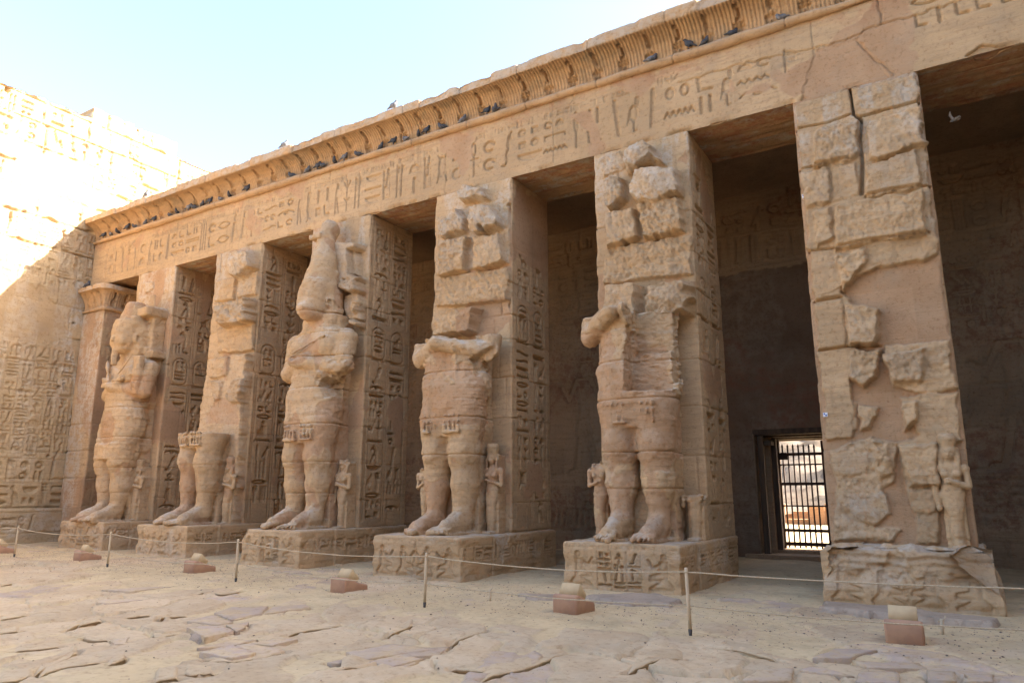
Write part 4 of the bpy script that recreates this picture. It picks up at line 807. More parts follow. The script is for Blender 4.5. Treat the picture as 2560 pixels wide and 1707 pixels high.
# raised broken masonry on each pillar front: region, outline, height, edge, roughness, grey, dome
FR = {
 5: [(R6a, [(158, 318), (440, 240), (775, 160), (890, 985), (800, 1085), (560, 1110), (420, 1200), (262, 1278), (235, 1030)], .12, .03, .02, 0, 0),
     (R6a, [(235, 1020), (400, 1040), (395, 1240), (440, 1270), (470, 1510), (440, 1700), (470, 1800), (450, 1950), (330, 1960), (285, 1530)], .085, .03, .018, 0, 0),
     (R6b, [(340, 540), (540, 470), (690, 500), (650, 690), (600, 740), (650, 850), (560, 910), (690, 920), (650, 990), (360, 990), (370, 700), (345, 620)], .07, .04, .03, .2, 0),
     (R6b, [(680, 280), (860, 240), (1000, 250), (1030, 505), (885, 505), (885, 1000), (780, 1000), (760, 850), (700, 700), (680, 500), (780, 470)], .08, .04, .025, .1, 0),
     (R6b, [(600, 20), (960, 0), (1000, 240), (800, 260), (640, 230)], .09, .04, .025, .1, 0),
     (R6a, [(158, 318), (300, 275), (425, 245), (440, 260), (445, 360), (345, 385), (330, 405), (172, 440)], .10, .05, .03, 0, 0),
     (R6a, [(450, 240), (760, 165), (775, 300), (640, 335), (490, 380), (470, 360)], .13, .05, .02, 0, 0),
     (R6a, [(172, 445), (265, 430), (262, 612), (188, 632)], .10, .04, .012, 0, 0),
     (R6a, [(265, 425), (480, 385), (488, 540), (440, 585), (262, 612)], .26, .06, .045, 0, 0),
     (R6a, [(515, 385), (785, 315), (810, 500), (680, 545), (580, 575), (530, 570)], .28, .06, .045, 0, 0),
     (R6a, [(190, 640), (335, 612), (345, 790), (215, 825)], .22, .05, .03, 0, 0), (R6a, [(348, 608), (470, 592), (488, 760), (350, 795)], .16, .05, .03, 0, 0),
     (R6a, [(505, 612), (760, 530), (800, 708), (640, 745), (520, 765)], .24, .06, .015, .3, 0), (R6a, [(765, 525), (820, 512), (845, 705), (805, 715)], .07, .04, .01, .4, 0),
     (R6a, [(215, 838), (255, 830), (270, 1020), (242, 1030)], .09, .03, .01, 0, 0), (R6a, [(257, 825), (345, 808), (360, 960), (272, 1018)], .22, .05, .03, 0, 0),
     (R6a, [(352, 808), (500, 772), (795, 725), (828, 940), (560, 985), (480, 1010), (365, 1022)], .27, .06, .045, 0, 0), (R6a, [(803, 727), (850, 732), (884, 960), (836, 945)], .06, .03, .008, .3, 0),
     (R6a, [(240, 1047), (358, 1055), (393, 1252), (262, 1278)], .12, .04, .015, 0, 0), (R6a, [(362, 1048), (530, 1005), (535, 1060), (450, 1170), (395, 1240)], .22, .06, .04, 0, 0),
     (R6a, [(560, 1010), (825, 955), (888, 985), (868, 1050), (800, 1085), (590, 1118)], .09, .04, .015, 0, 0),
     (R6a, [(262, 1290), (400, 1267), (428, 1500), (285, 1518)], .12, .04, .012, 0, 0), (R6a, [(404, 1272), (460, 1290), (588, 1312), (590, 1390), (560, 1480), (430, 1500)], .27, .06, .04, .2, 0),
     (R6b, [(288, 60), (430, 35), (450, 260), (305, 265)], .06, .04, .012, 0, 0), (R6b, [(434, 55), (590, 30), (580, 180), (500, 240), (440, 190)], .20, .06, .05, .2, 0),
     (R6b, [(600, 60), (805, 30), (800, 190), (650, 225), (620, 180)], .25, .07, .05, .2, 0), (R6b, [(812, 25), (955, 0), (983, 235), (830, 250)], .08, .04, .02, 0, 0),
     (R6b, [(330, 400), (400, 290), (480, 300), (480, 440), (340, 468)], .06, .04, .015, 0, 0), (R6b, [(483, 305), (580, 320), (545, 440), (485, 445)], .12, .05, .04, 0, 0),
     (R6b, [(690, 300), (780, 285), (785, 400), (700, 448)], .23, .06, .05, 0, 0), (R6b, [(788, 272), (992, 250), (1026, 505), (950, 470), (780, 440)], .07, .04, .02, 0, 0),
     (R6b, [(340, 555), (530, 540), (545, 660), (380, 665), (330, 610)], .09, .05, .03, .2, 0), (R6b, [(542, 490), (635, 502), (650, 658), (590, 685), (547, 620)], .16, .06, .045, 0, 0),
     (R6b, [(680, 515), (878, 500), (884, 718), (720, 720)], .24, .06, .04, 0, 0), (R6b, [(430, 760), (600, 740), (650, 850), (560, 910), (440, 880)], .10, .06, .04, .6, 0),
     (R6b, [(722, 728), (873, 727), (868, 840), (760, 850)], .13, .05, .03, 0, 0), (R6b, [(395, 850), (480, 900), (670, 920), (650, 978), (390, 978)], .09, .06, .03, .3, 0), (R6b, [(780, 922), (888, 930), (868, 1000)], .10, .04, .03, 0, 0)],
 4: [(R5, [(285, 980), (1015, 855), (1025, 1190), (480, 1250), (280, 1290)], .10, .04, .03, 0, 0), (R5, [(230, 250), (420, 180), (480, 300), (430, 340), (290, 400)], .06, .05, .03, .2, 0),
     (R5, [(290, 680), (530, 642), (560, 870), (520, 910), (290, 970)], .26, .06, .035, 0, 0), (R5, [(552, 620), (905, 547), (930, 830), (720, 880), (590, 890)], .26, .07, .035, 0, 0),
     (R5, [(275, 430), (330, 385), (430, 388), (445, 470), (440, 560), (310, 668), (285, 600)], .33, .07, .03, .8, .05), (R5, [(490, 400), (540, 322), (700, 290), (880, 292), (898, 520), (700, 588), (560, 598), (490, 540)], .42, .09, .04, .8, .06),
     (R5, [(430, 170), (470, 120), (600, 85), (690, 120), (720, 200), (760, 260), (660, 240), (480, 345), (430, 320)], .42, .12, .02, .9, .1),
     (R5, [(280, 1282), (545, 1240), (545, 1560), (270, 1530)], .46, .05, .035, .2, 0), (R5, [(610, 1300), (950, 1205), (998, 1245), (990, 1500), (620, 1560)], .50, .12, .04, .2, .10)],
 3: [(R4, [(130, 235), (390, 160), (395, 395), (125, 440)], .06, .04, .02, .4, 0), (R4, [(125, 450), (393, 402), (393, 528), (120, 553)], .13, .04, .03, 0, 0),
     (R4, [(130, 312), (236, 297), (223, 420), (130, 443)], .28, .06, .035, 0, 0), (R4, [(256, 300), (350, 282), (363, 383), (330, 400), (252, 423)], .28, .06, .035, 0, 0),
     (R4, [(132, 236), (185, 230), (190, 190), (225, 225), (225, 280), (135, 303)], .30, .07, .03, .8, .04), (R4, [(240, 190), (300, 175), (348, 225), (338, 260), (255, 288), (240, 270)], .42, .08, .035, .8, .06),
     (R4, [(200, 140), (225, 110), (290, 118), (303, 160), (205, 172)], .32, .10, .02, .9, .08), (R4, [(110, 567), (263, 547), (235, 640), (112, 660)], .42, .06, .035, 0, 0)],
 2: [(R3, [(470, 290), (560, 292), (665, 300), (660, 350), (602, 375), (602, 575), (680, 600), (690, 640), (450, 660)], .42, .07, .015, .5, 0),
     (R3, [(600, 370), (680, 380), (690, 600), (600, 580)], .20, .04, .01, .5, 0), (R3, [(450, 645), (640, 592), (690, 640), (690, 720), (600, 760), (460, 690)], .46, .10, .04, .6, .05),
     (R3, [(560, 760), (690, 740), (740, 850), (740, 1000), (580, 1000)], .22, .06, .03, .5, 0), (R3, [(590, 955), (740, 1000), (738, 1035), (600, 1040)], .42, .06, .02, .4, 0), (R3, [(630, 820), (690, 820), (690, 900), (620, 940)], .40, .06, .03, .9, .03)],
 1: [(R2, [(205, 352), (385, 332), (365, 525), (188, 550)], .10, .04, .02, 0, 0), (R2, [(418, 320), (618, 267), (608, 470), (392, 520)], .10, .04, .02, 0, 0),
     (R2, [(210, 782), (618, 712), (618, 968), (220, 1008)], .10, .04, .025, 0, 0), (R2, [(300, 190), (330, 90), (400, 65), (500, 80), (500, 230), (410, 310), (312, 325)], .42, .12, .02, .8, .08),
     (R2, [(180, 605), (200, 545), (370, 530), (470, 490), (596, 487), (596, 690), (380, 740), (205, 768)], .46, .07, .045, .3, .05),
     (R2, [(138, 1052), (570, 985), (540, 1568), (500, 3000), (-90, 3000), (60, 1568)], .28, .05, .012, .2, 0),
     (R2, [(160, 1060), (310, 1030), (300, 1210), (150, 1240)], .36, .05, .03, 0, 0), (R2, [(350, 1230), (440, 1230), (420, 1450), (320, 1450), (290, 1380)], .42, .06, .04, .4, 0), (R2, [(165, 1245), (260, 1245), (240, 1420), (180, 1450)], .36, .05, .02, .3, 0)],
 0: [(R1, [(590, 150), (735, 130), (730, 255), (585, 255)], .04, .03, .012, 0, 0), (R1, [(620, 20), (720, 10), (720, 80), (650, 120)], .05, .04, .01, 0, .02)],
}
PLB = {1: [(R2, [(310, 1040), (360, 1020), (300, 1240), (280, 1240)]), (R2, [(230, 1400), (400, 1450), (420, 1640), (120, 1640), (130, 1560)])],
       3: [(R4, [(240, 540), (395, 520), (395, 600), (340, 660), (235, 660)])], 4: [(R5, [(980, 160), (975, 290), (880, 285)])]}
GROUP = 'square pillars along the portico front'
PLAB = ['far left square pillar with worn smooth front, beside the small pilaster', 'square pillar whose thick broken slab front rises above a pair of cut off legs',
        'square pillar behind the statue that still has its tall crown', 'square pillar with split crown stumps and rough blocks above a headless statue',
        'square pillar with rough jutting blocks above the statue missing half its chest', 'right hand square pillar with no statue, patched with rough jutting blocks and smooth plaster',
        'plain square pillar just past the right edge', 'plain square pillar second past the right edge']
COURS = [.8, 1.45, 2.35, 3.25, 4.15, 5.0, 5.55, 6.3, 7.15, 7.95, 8.86]
for i, (xl, xr) in enumerate(PX):
    w = xr - xl; near = i in (3, 4, 5); res = .018 if near else .022
    p = thing('square_pillar', PLAB[i], 'pillar', ((xl + xr) / 2, DEP / 2, .8), GROUP)
    if i > 5: res = .06
    fl = wrap_field([(xl, DEP), (xl, 0), (xr, 0), (xr, DEP)], .78 if i < 6 else -.05, HT + .002, res, 60 + i, .006, .035)
    if i <= 5:
        u0 = DEP + w + .16
        for c in range(2):
            uc = u0 + c * .74; rg = random.Random(100 + i * 2 + c)
            column(fl, uc, .66, 5.95, 8.6, .095, rg, .07, .4); cartouche(fl, uc + .08, 5.0, .50, .85, .075, rg); column(fl, uc, .66, .95, 4.85, .105, rg, .08, .25)
        fl.stroke([(DEP + w + .10, .9), (DEP + w + .10, 8.6)], .012, .02)
        column(fl, .15, .66, 1.3, 8.5, .05); column(fl, .9, .66, 1.3, 8.5, .05)
        # plaster repairs on the faces
        nz = fb2(fl.U * .75 + i * 5.1, fl.V * .55, 4); k = ss(.34, .38, nz) * np.where(fl.U > DEP + w, ss(.62, .66, nz), 1) if i != 5 else ss(-.9, -.8, nz) * (fl.U > DEP - .05) * (fl.U < DEP + w + .03)
        fl.patch = np.maximum(fl.patch, k); fl.keep = np.minimum(fl.keep, 1 - k); fl.H = fl.H * (1 - .7 * k)
        jt = [z + .03 * fl.rng.uniform(-1, 1) for z in COURS]
        fl.joints(jt, 1.25, .022, .010, .26, .6)
    for reg, pts, h, ed_, rg_, gr, dm in FR.get(i, []):
        q = [(min(max(P[0] - xl + DEP, DEP + .035), DEP + w - .035), P[2]) for P in pxp(reg, pts, -h)]; fl.raise_(q, h, ed_, rg_ * (.75 if i == 5 else 1), 0, gr, dm, .03 if i == 5 else .02)
    for reg, pts in PLB.get(i, []): 
        hb = .28 if i == 1 else .0; q = [(P[0] - xl + DEP, P[2]) for P in pxp(reg, pts, -hb)]; sd, ww = fl.psd(q, .1, .05)
        k = ss(-.01, .02, -sd); fl.patch[ww] = np.maximum(fl.patch[ww], k); fl.H[ww] = fl.H[ww] - .015 * k
    for a, b, r_, rg_ in {4: [(490, 955, .055, R5), (748, 908, .06, R5)], 3: [(318, 285, .06, R4), (392, 545, .05, R4), (392, 192, .05, R4)], 5: [(648, 745, .05, R6a), (715, 675, .03, R6a), (810, 745, .07, R6b)]}.get(i, []):
        P = pxp(rg_, [(a, b)], 0.)[0]; fl.ell(P[0] - xl + DEP, P[2], r_, r_, .2, 0, 0); ww = fl.win(P[0] - xl + DEP - .1, P[0] - xl + DEP + .1, P[2] - .1, P[2] + .1); fl.keep[ww] = 1
    if i == 5:  # wide open vertical crack between the upper blocks
        q = [(P[0] - xl + DEP, P[2]) for P in pxp(R6a, [(440, 240), (462, 375), (498, 400), (490, 520), (505, 600), (500, 760)], -.05)]
        fl.keep[:] = 1; D0 = fl.D.copy() * 0; fl.D = D0; fl.stroke(q[:3], .016, .30, 0); fl.stroke(q[2:], .026, .14, 0)
        for cr in ([(170, 440), (330, 408), (450, 365)], [(490, 380), (640, 338), (780, 300)], [(190, 635), (340, 608), (440, 588)], [(520, 770), (650, 742), (840, 712)], [(240, 1035), (350, 1022), (540, 990), (830, 945)], [(265, 1280), (400, 1258)], [(285, 1522), (430, 1500), (590, 1495)]):
            fl.stroke([(P[0] - xl + DEP, P[2]) for P in pxp(R6a, cr, -.1)], .016, .10, 0)
    fl.grey = np.maximum(fl.grey, .75 * ss(-.05, .3, fb2(fl.U * 2.4 + i, fl.V * .5 + 2, 5)) * ((fl.U > DEP) & (fl.U < DEP + w)) * ss(6.5, 8.2, fl.V + 3.2 * (fl.V < 3.3) * (i < 5)))
    # edge chipping
    for ue in (DEP, DEP + w): fl.H -= .05 * np.clip(fb2(fl.V * 3 + i, fl.V * 0 + ue, 4) - .05, 0, 1) * np.exp(-((fl.U - ue) / .05)**2)
    J = Join(); J.add(wrap_verts(fl), gq(len(fl.u), len(fl.v)), fl.attr()); J.box((xl + .1, DEP - .03, .8 if i < 6 else 0), (xr - .1, DEP - .01, HT - .01))
    J.build('shaft', M['stone'], p, False, at=p.location)

# ---- plinths
PLX = [(-24.0, -22.1, -1.30), (-18.93, -16.82, -1.66), (-14.42, -12.44, -1.90), (-10.22, -8.06, -2.0), (-6.03, -3.99, -1.72), (-1.90, .25, -1.30)]
PLX = [(PX[i][0] + .0, PX[i][1] + .02, [-1.35, -1.66, -1.88, -2.0, -1.72, -1.28][i]) for i in range(6)]
PLX[5] = (-1.92, .36, -1.30); PLX[0] = (-23.35, -20.95, -1.42); PLX[2] = (-14.42, -12.44, -1.90); PLX[3] = (-10.25, -8.06, -2.0)
PLL = ['orange carved plinth under the far left crook holding statue', 'carved plinth with kneeling figures under the pair of cut off legs', 'carved plinth with rounded left edge under the crowned statue',
       'carved plinth with kneeling captives and a white chipped side under the headless statue', 'carved plinth with two name columns between kneeling figures, under the half chested statue', 'badly eroded plinth with flaking layers under the plastered pillar']
for i in range(6):
    x0, x1, y0 = PLX[i]; w = x1 - x0; d = 1.70 - y0; res = .016 if i >= 3 else .022
    p = thing('plinth', PLL[i], 'plinth', ((x0 + x1) / 2, 0, 0), 'carved plinths in front of the pillars')
    fl = wrap_field([(x0, 1.70), (x0, y0), (x1, y0), (x1, 1.70)], -.12, .80, res, 80 + i, .008, .03); a = d
    if i in (0, 2, 4):
        fl.bold = 1.1; sign(fl, KNEEL, a + .08, .05, .50, .62, .045, False, .6); sign(fl, KNEEL, a + w - .58, .05, .50, .62, .045, True, .6)
        for k in range(3): column(fl, a + .66 + k * (w - 1.32) / 3, (w - 1.32) / 3 - .02, .04, .66, .065, gap=.06, bulge=.2, skip=0)
    else:
        n = 4
        for k in range(n): sign(fl, KNEEL, a + .06 + k * (w - .12) / n, .03, (w - .2) / n, .60, .048, k >= n / 2, .62)
        fl.stroke([(a + w / 2, .05), (a + w / 2, .7)], .012, .03); cartouche(fl, a + w / 2 - .10, .12, .2, .4, .03)
    if i != 5: rowline(fl, a + .08, a + w - .08, .70, .085, .014, gap=.25)
    s0 = a + w
    fl.stroke([(s0 + .05, .63), (s0 + d, .63)], .008, .016); fl.stroke([(s0 + .05, .36), (s0 + d, .36)], .008, .016); rowline(fl, s0 + .10, s0 + d - .1, .385, .22, .055, gap=.12, bulge=.2)
    for ue in (s0 - y0 * .55,): fl.H -= .03 * np.exp(-((fl.U - ue - .01 * fb2(fl.V * 4, fl.V * 0, 3)) / .012)**2); fl.H += .03 * (fl.U > ue)
    if i == 3:
        q = [(s0 + 1.1, .85), (s0 + 1.75, .85), (s0 + 1.5, .45), (s0 + 1.42, .2), (s0 + 1.3, .45)]; sd, ww = fl.psd(q, .1, .03); k = ss(-.01, .02, -sd); fl.grey[ww] = np.maximum(fl.grey[ww], k); fl.keep[ww] = np.minimum(fl.keep[ww], 1 - k); fl.H[ww] -= .02 * k
    fl.H -= .05 * np.clip(fb2(fl.U * 1.6, fl.V * 2.5 + 5, 4) + .25 * (fl.V < .12) - .3, 0, 1) + .03 * np.clip(fb2(fl.U * 5, fl.V * 9, 3) - .3, 0, 1) * .6
    for ue in (a, s0): fl.H -= .07 * np.clip(fb2(fl.V * 4 + i, fl.V * 0 + ue, 4) + .02, 0, 1) * np.exp(-((fl.U - ue) / .05)**2)
    tilt = 0
    if i == 5:
        e = ss(.25, .75, fl.V + .25 * fb2(fl.U * 1.3, fl.V * 1.2, 3)) * (fl.U > a - .1); lay = np.abs(((fl.V + .09 * fb2(fl.U * .9, fl.V * .5, 3)) * 9) % 1 - .5)
        fl.H -= e * (.10 + .07 * lay + .10 * ss(.0, .5, fb2(fl.U * 1.8, fl.V * 3, 4))); fl.keep = fl.keep * (1 - .8 * e); fl.H -= .42 * ss(a + w - .7, a + w, fl.U) * ss(.15, .8, fl.V) * (fl.U < s0 + .4)
    if i == 2: fl.H -= .16 * ss(.45, .8, fl.V) * np.exp(-((fl.U - a) / .12)**2)
    fl.grey = np.maximum(fl.grey, .4 * ss(0, .35, fb2(fl.U * 1.5, fl.V * 2 + i, 4)))
    fl.tone = fl.tone + .10 * ((fl.U > a) & (fl.U < s0)) if i < 3 else fl.tone
    V = wrap_verts(fl, .04); J = Join(); J.add(V, gq(len(fl.u), len(fl.v)), fl.attr()); ins = .12 if i != 5 else .5
    t = np.linspace(0, 1, 8 if i != 5 else 24)[None, :, None]; inn = np.concatenate([fl.S - fl.Nn * ins, np.full((len(fl.S), 1), .80 if i != 5 else .84)], 1)[:, None]; St = V[:, -1][:, None] * (1 - t) + inn * t
    St[..., 2] += (.012 if i != 5 else .06) * fb2(St[..., 0] * 3 + i, St[..., 1] * 3, 4) * (t[..., 0] > 0); As = np.zeros(St.shape[:2] + (4,), f32); As[..., 1] = .8; As[..., 3] = .5; J.add(St, gq(*St.shape[:2]), As.reshape(-1, 4))
    top_cap(J, x0 + ins * .8, x1 - ins * .8, y0 + ins * .8, 1.69, .797 if i != 5 else .83, .04, .012, .9, i)
    J.build('block', M['stone'], p, False, at=p.location)

# ================================================================== carved standing figures
def colossus(xc, i, top, h, label):
    t = thing('colossal_statue', label, 'statue', (xc, -.7, .8), 'colossal statues standing against the pillars')
    return SDF((xc - 1.3, -1.9, .72), (xc + 1.3, .14, top), h), t
def legs(s, xc, y=0.):
    for sg in (-1, 1):
        x = xc + sg * .355
        s.cap((x, -.72 + y, .98), (x * 1 + sg * .03, -1.38 + y, .90), .19, .14, .08); s.cap((x, -.74 + y, 1.16), (x + sg * .01, -1.30 + y, .97), .20, .12, .12)
        for k, (o, L, r) in enumerate(((-.135, 1.69, .072), (-.035, 1.68, .052), (.045, 1.64, .048), (.115, 1.58, .044), (.175, 1.51, .040))):
            o *= sg; s.cap((x + o * .8, -1.32 + y, .93), (x + o, -1.50 + y, .895), r, r, .035); s.cap((x + o, -1.50 + y, .895), (x + o, -L + y, .85), r, r * .92, .02)
        s.box((x, -1.0 + y, .80), (.21, .52, .05), .03, .05)
        s.cap((x, -.70 + y, 1.15), (x, -.66 + y, 1.80), .205, .305, .10); s.cap((x, -.66 + y, 1.80), (x, -.70 + y, 2.45), .305, .325, .10); s.cap((x, -.70 + y, 2.45), (x + sg * .01, -.66 + y, 3.25), .34, .425, .14)
        s.ell((x, -.95 + y, 2.52), (.22, .14, .26), .12)
    s.box((xc, -.24, 2.0), (.62, .28, 1.25), .03, .05)
def hips(s, xc, z1=4.6):
    s.stack([(2.80, xc, -.60, .58, .40), (3.05, xc, -.61, .72, .47), (3.4, xc, -.61, .80, .52), (3.9, xc, -.58, .81, .54), (4.3, xc, -.54, .75, .50), (4.65, xc, -.52, .73, .47)], .08, 2.4)
    s.box((xc, -.22, 3.9), (.60, .28, 1.0), .05, .06)
def fringe(s, xc):
    for sg in (-1, 1):
        for k in range(4):
            x = xc + sg * (.12 + .11 * k); yy = -1.125 + .012 * k
            for z in (3.10, 3.22): s.ell((x, yy, z), (.042, .052, .055), .01)
            s.cap((x, yy - .01, 3.03), (x, yy + .01, 2.93), .038, .034, .01)
        s.box((xc + sg * .28, -1.08, 2.89), (.21, .06, .028), .01, .01)
def torso(s, xc):
    s.stack([(4.4, xc, -.52, .74, .48), (4.9, xc, -.50, .80, .48), (5.25, xc, -.48, .90, .47), (5.5, xc, -.46, .92, .42), (5.68, xc, -.46, .70, .36), (5.85, xc, -.5, .36, .32), (6.0, xc, -.56, .27, .28)], .08, 2.3)
    s.ell((xc - .38, -.80, 5.2), (.34, .2, .26), .12); s.ell((xc + .38, -.80, 5.2), (.34, .2, .26), .12); s.box((xc, -.22, 5.2), (.62, .28, .9), .05, .05)
def arm(s, xc, sg, hand=True, wr=(-.22, -1.06, 4.98), k=.05):
    s.cap((xc + sg * .88, -.45, 5.42), (xc + sg * .94, -.60, 4.66), .27, .22, .08); W = (xc + sg * wr[0], wr[1], wr[2])
    s.cap((xc + sg * .94, -.62, 4.64), W, .225, .15, k)
    if hand:
        Hc = (xc + sg * (wr[0] - .14), wr[1] - .01, wr[2] + .07); s.ell(Hc, (.15, .11, .13), .04)
        for q in range(4): z = Hc[2] + .09 - q * .062; s.cap((Hc[0] + sg * .02, Hc[1] - .08, z), (Hc[0] - sg * .11, Hc[1] - .075, z), .036, .033, .012)
        s.cap((Hc[0] + sg * .05, Hc[1] - .05, Hc[2] + .12), (Hc[0] - sg * .06, Hc[1] - .12, Hc[2] + .14), .038, .032, .015)
def head(s, xc, beard=True, worn=False):
    s.cap((xc, -.56, 5.75), (xc, -.62, 6.15), .27, .27, .08)
    s.stack([(5.88, xc, -.84, .18, .20), (5.98, xc, -.84, .28, .32), (6.2, xc, -.78, .37, .43), (6.4, xc, -.74, .41, .48), (6.62, xc, -.72, .43, .49), (6.8, xc, -.68, .45, .51), (6.98, xc, -.64, .45, .50)], .04, 2.2)
    s.stack([(5.62, xc, -.50, .46, .30), (5.9, xc, -.46, .56, .34), (6.3, xc, -.44, .56, .38), (6.75, xc, -.48, .52, .42), (6.95, xc, -.55, .46, .44)], .05, 2.5)
    for sg in (-1, 1):
        s.ell((xc + sg * .43, -.72, 6.36), (.055, .11, .17), .02); s.ell((xc + sg * .47, -.72, 6.36), (.04, .055, .09), .02, 's')
    if not worn:
        s.cap((xc, -1.16, 6.46), (xc, -1.24, 6.28), .05, .075, .05)                       # nose
        for sg in (-1, 1):
            s.ell((xc + sg * .17, -1.135, 6.44), (.11, .06, .045), .03, 's'); s.ell((xc + sg * .17, -1.115, 6.435), (.085, .05, .035), .01); s.cap((xc + sg * .06, -1.17, 6.53), (xc + sg * .28, -1.08, 6.52), .03, .022, .02)
            s.ell((xc + sg * .2, -1.06, 6.24), (.14, .11, .14), .08)
        s.cap((xc - .13, -1.13, 6.135), (xc + .13, -1.13, 6.135), .035, .035, .02); s.cap((xc - .11, -1.125, 6.075), (xc + .11, -1.125, 6.075), .038, .038, .02)
    s.ell((xc, -1.05, 5.98), (.15, .12, .10), .06)
    if beard: s.cap((xc, -1.13, 5.92), (xc, -1.10, 5.55), .095, .115, .03, sq=(1, 1, 1))
STJ = [1.62, 2.36, 3.27, 4.17, 4.95, 5.6, 6.1]
# 1: complete, holding crook and flail, crown broken to a stump
s, t = colossus(-21.95, 1, 7.6, .026, 'far left colossal statue with crossed arms holding crook and flail, crown broken to a stump'); xc = -21.95
legs(s, xc); hips(s, xc); torso(s, xc)
s.stack([(2.6, xc, -.66, .72, .48), (3.1, xc, -.63, .77, .55)], .06, 2.4); arm(s, xc, 1, True, (-.14, -1.08, 4.86)); arm(s, xc, -1, True, (-.20, -1.02, 4.98)); head(s, xc)
s.box((xc, -.45, 7.00), (.45, .46, .06), .05, .03); s.cap((xc - .05, -.62, 7.0), (xc - .02, -.6, 7.36), .38, .34, .04); s.box((xc + .25, -.35, 7.22), (.55, .38, .14), .05, .03); s.box((xc + .45, -.2, 6.3), (.28, .22, 1.1), .05, .05)
s.box((xc + .50, -.22, 5.86), (.45, .26, .12), .03, .03)
s.cap((xc + .1, -1.16, 4.95), (xc + .66, -.98, 5.72), .045, .045, .01); s.cap((xc - .1, -1.16, 4.95), (xc - .62, -.95, 5.66), .045, .045, .01); s.box((xc + .80, -.80, 5.15), (.20, .12, .62), .05, .03)
for k in range(4): s.cap((xc + .66 + .09 * k, -.93, 4.65), (xc + .66 + .09 * k, -.93, 5.65), .028, .028, .01)
s.rough(.03, 2.0); s.rough(.012, 9); s.joint(STJ[:5], .03, .016); s.build('carved_body', M['stone'], t, t.location, 1, .25, .75)
# 2: only the legs survive
s, t = colossus(-17.85, 2, 3.6, .026, 'pair of colossal stone legs cut off flat above the knees'); xc = -17.85
legs(s, xc); hips(s, xc); s.box((xc, -.8, 3.95), (1.5, 1.5, .72), 0, 0, 's'); fringe(s, xc); s.rough(.025, 2.2); s.rough(.012, 9); s.joint(STJ[:2], .02, .02)
s.build('carved_legs', M['stone'], t, t.location, 2, .15, .8)
# 3: complete with its tall crown, forearm broken
s, t = colossus(-13.62, 3, 8.8, .023, 'colossal statue with tall white crown and battered featureless face'); xc = -13.62
legs(s, xc); hips(s, xc); torso(s, xc); fringe(s, xc); arm(s, xc, 1, False, (-.32, -1.10, 4.86)); arm(s, xc, -1, False, (.0, -1.0, 4.9)); head(s, xc, False, True)
s.cap((xc, -.60, 6.98), (xc, -.50, 8.0), .48, .27, .04); s.cap((xc, -.50, 7.9), (xc, -.46, 8.42), .27, .24, .05); s.ell((xc + .02, -.42, 8.48), (.27, .27, .26), .06)
s.box((xc - .16, -.66, 8.24), (.22, .14, .08), .03, .02); s.cap((xc, -.56, 6.98), (xc, -.56, 7.02), .50, .50, .02)
s.box((xc + .97, -.75, 4.30), (.45, .4, .22), 0, .02, 's', rot=((.9, 0, .43), (0, 1, 0), (-.43, 0, .9))); s.rough_in((xc + .4, -1.3, 4.2), (xc + 1.4, -.3, 4.8), .05, 8)
s.cap((xc + .55, -.93, 5.45), (xc - .35, -1.12, 5.05), .04, .03, .02); s.ell((xc - .22, -1.26, 4.93), (.10, .13, .08), .02, 's')
s.ell((xc - .05, -1.27, 6.42), (.26, .10, .16), .08, 's'); s.ell((xc, -1.10, 6.14), (.24, .18, .16), .10)
s.box((xc + .05, -1.40, 5.40), (.8, .25, .2), .05, .1, 's'); s.rough(.028, 2.0); s.rough(.011, 9); s.joint(STJ, .03, .015); s.build('carved_body', M['stone'], t, t.location, 3, .22, .8)
# 4: cut off flat just above the folded arms
s, t = colossus(-9.28, 4, 5.3, .021, 'headless colossal statue cut off flat just above its folded arms'); xc = -9.28
legs(s, xc); hips(s, xc); torso(s, xc); fringe(s, xc); arm(s, xc, -1, False, (.05, -1.02, 4.84), .015); arm(s, xc, 1, False, (-.10, -1.20, 4.80), .015)
s.box((xc, -.8, 5.75), (1.6, 1.6, .78), 0, 0, 's'); s.box((xc + .35, -.75, 4.98), (.30, .22, .10), .02, .02, 's'); s.box((xc + .95, -.98, 4.40), (.34, .30, .20), 0, .02, 's', rot=((.92, 0, .39), (0, 1, 0), (-.39, 0, .92)))
s.rough_in((xc + .3, -1.5, 4.2), (xc + 1.4, -.3, 4.75), .025, 8); s.rough_in((xc - 1.2, -1.5, 4.88), (xc + 1.3, -.1, 5.1), .014, 7); s.rough(.026, 2.0); s.rough(.010, 9); s.joint([2.42, 3.2, 4.2], .03, .015)
s.build('carved_body', M['stone'], t, t.location, 4, .16, .8)
# 5: right half of the chest gone
s, t = colossus(-5.0, 5, 5.4, .021, 'colossal statue with one folded arm left and the rest of its chest split away'); xc = -5.0
legs(s, xc); hips(s, xc); torso(s, xc); fringe(s, xc); arm(s, xc, -1, False, (.28, -1.16, 5.02))
s.box((xc, -.8, 5.9), (1.6, 1.6, .85), 0, 0, 's'); s.box((xc + .72, -1.30, 4.35), (.78, .62, .88), 0, .015, 's'); s.box((xc + .95, -1.0, 4.6), (.25, .65, 1.0), 0, .02, 's')
s.cap((xc + .02, -.98, 4.9), (xc + .02, -1.14, 5.0), .16, .14, .02); s.box((xc + .42, -1.2, 5.0), (.42, .7, .8), 0, .01, 's')
s.rough_in((xc - .1, -1.2, 3.4), (xc + .95, -.3, 5.1), .008, 1.3, (1, 1, 5.0), 4); s.rough_in((xc - .1, -1.2, 3.4), (xc + .95, -.3, 5.1), .018, 9, (1, 1, 2.5)); s.rough(.026, 2.2); s.rough(.012, 10); s.joint([1.7, 2.36, 3.32, 4.05], .032, .015)
s.build('carved_body', M['stone'], t, t.location, 5, .14, .8)

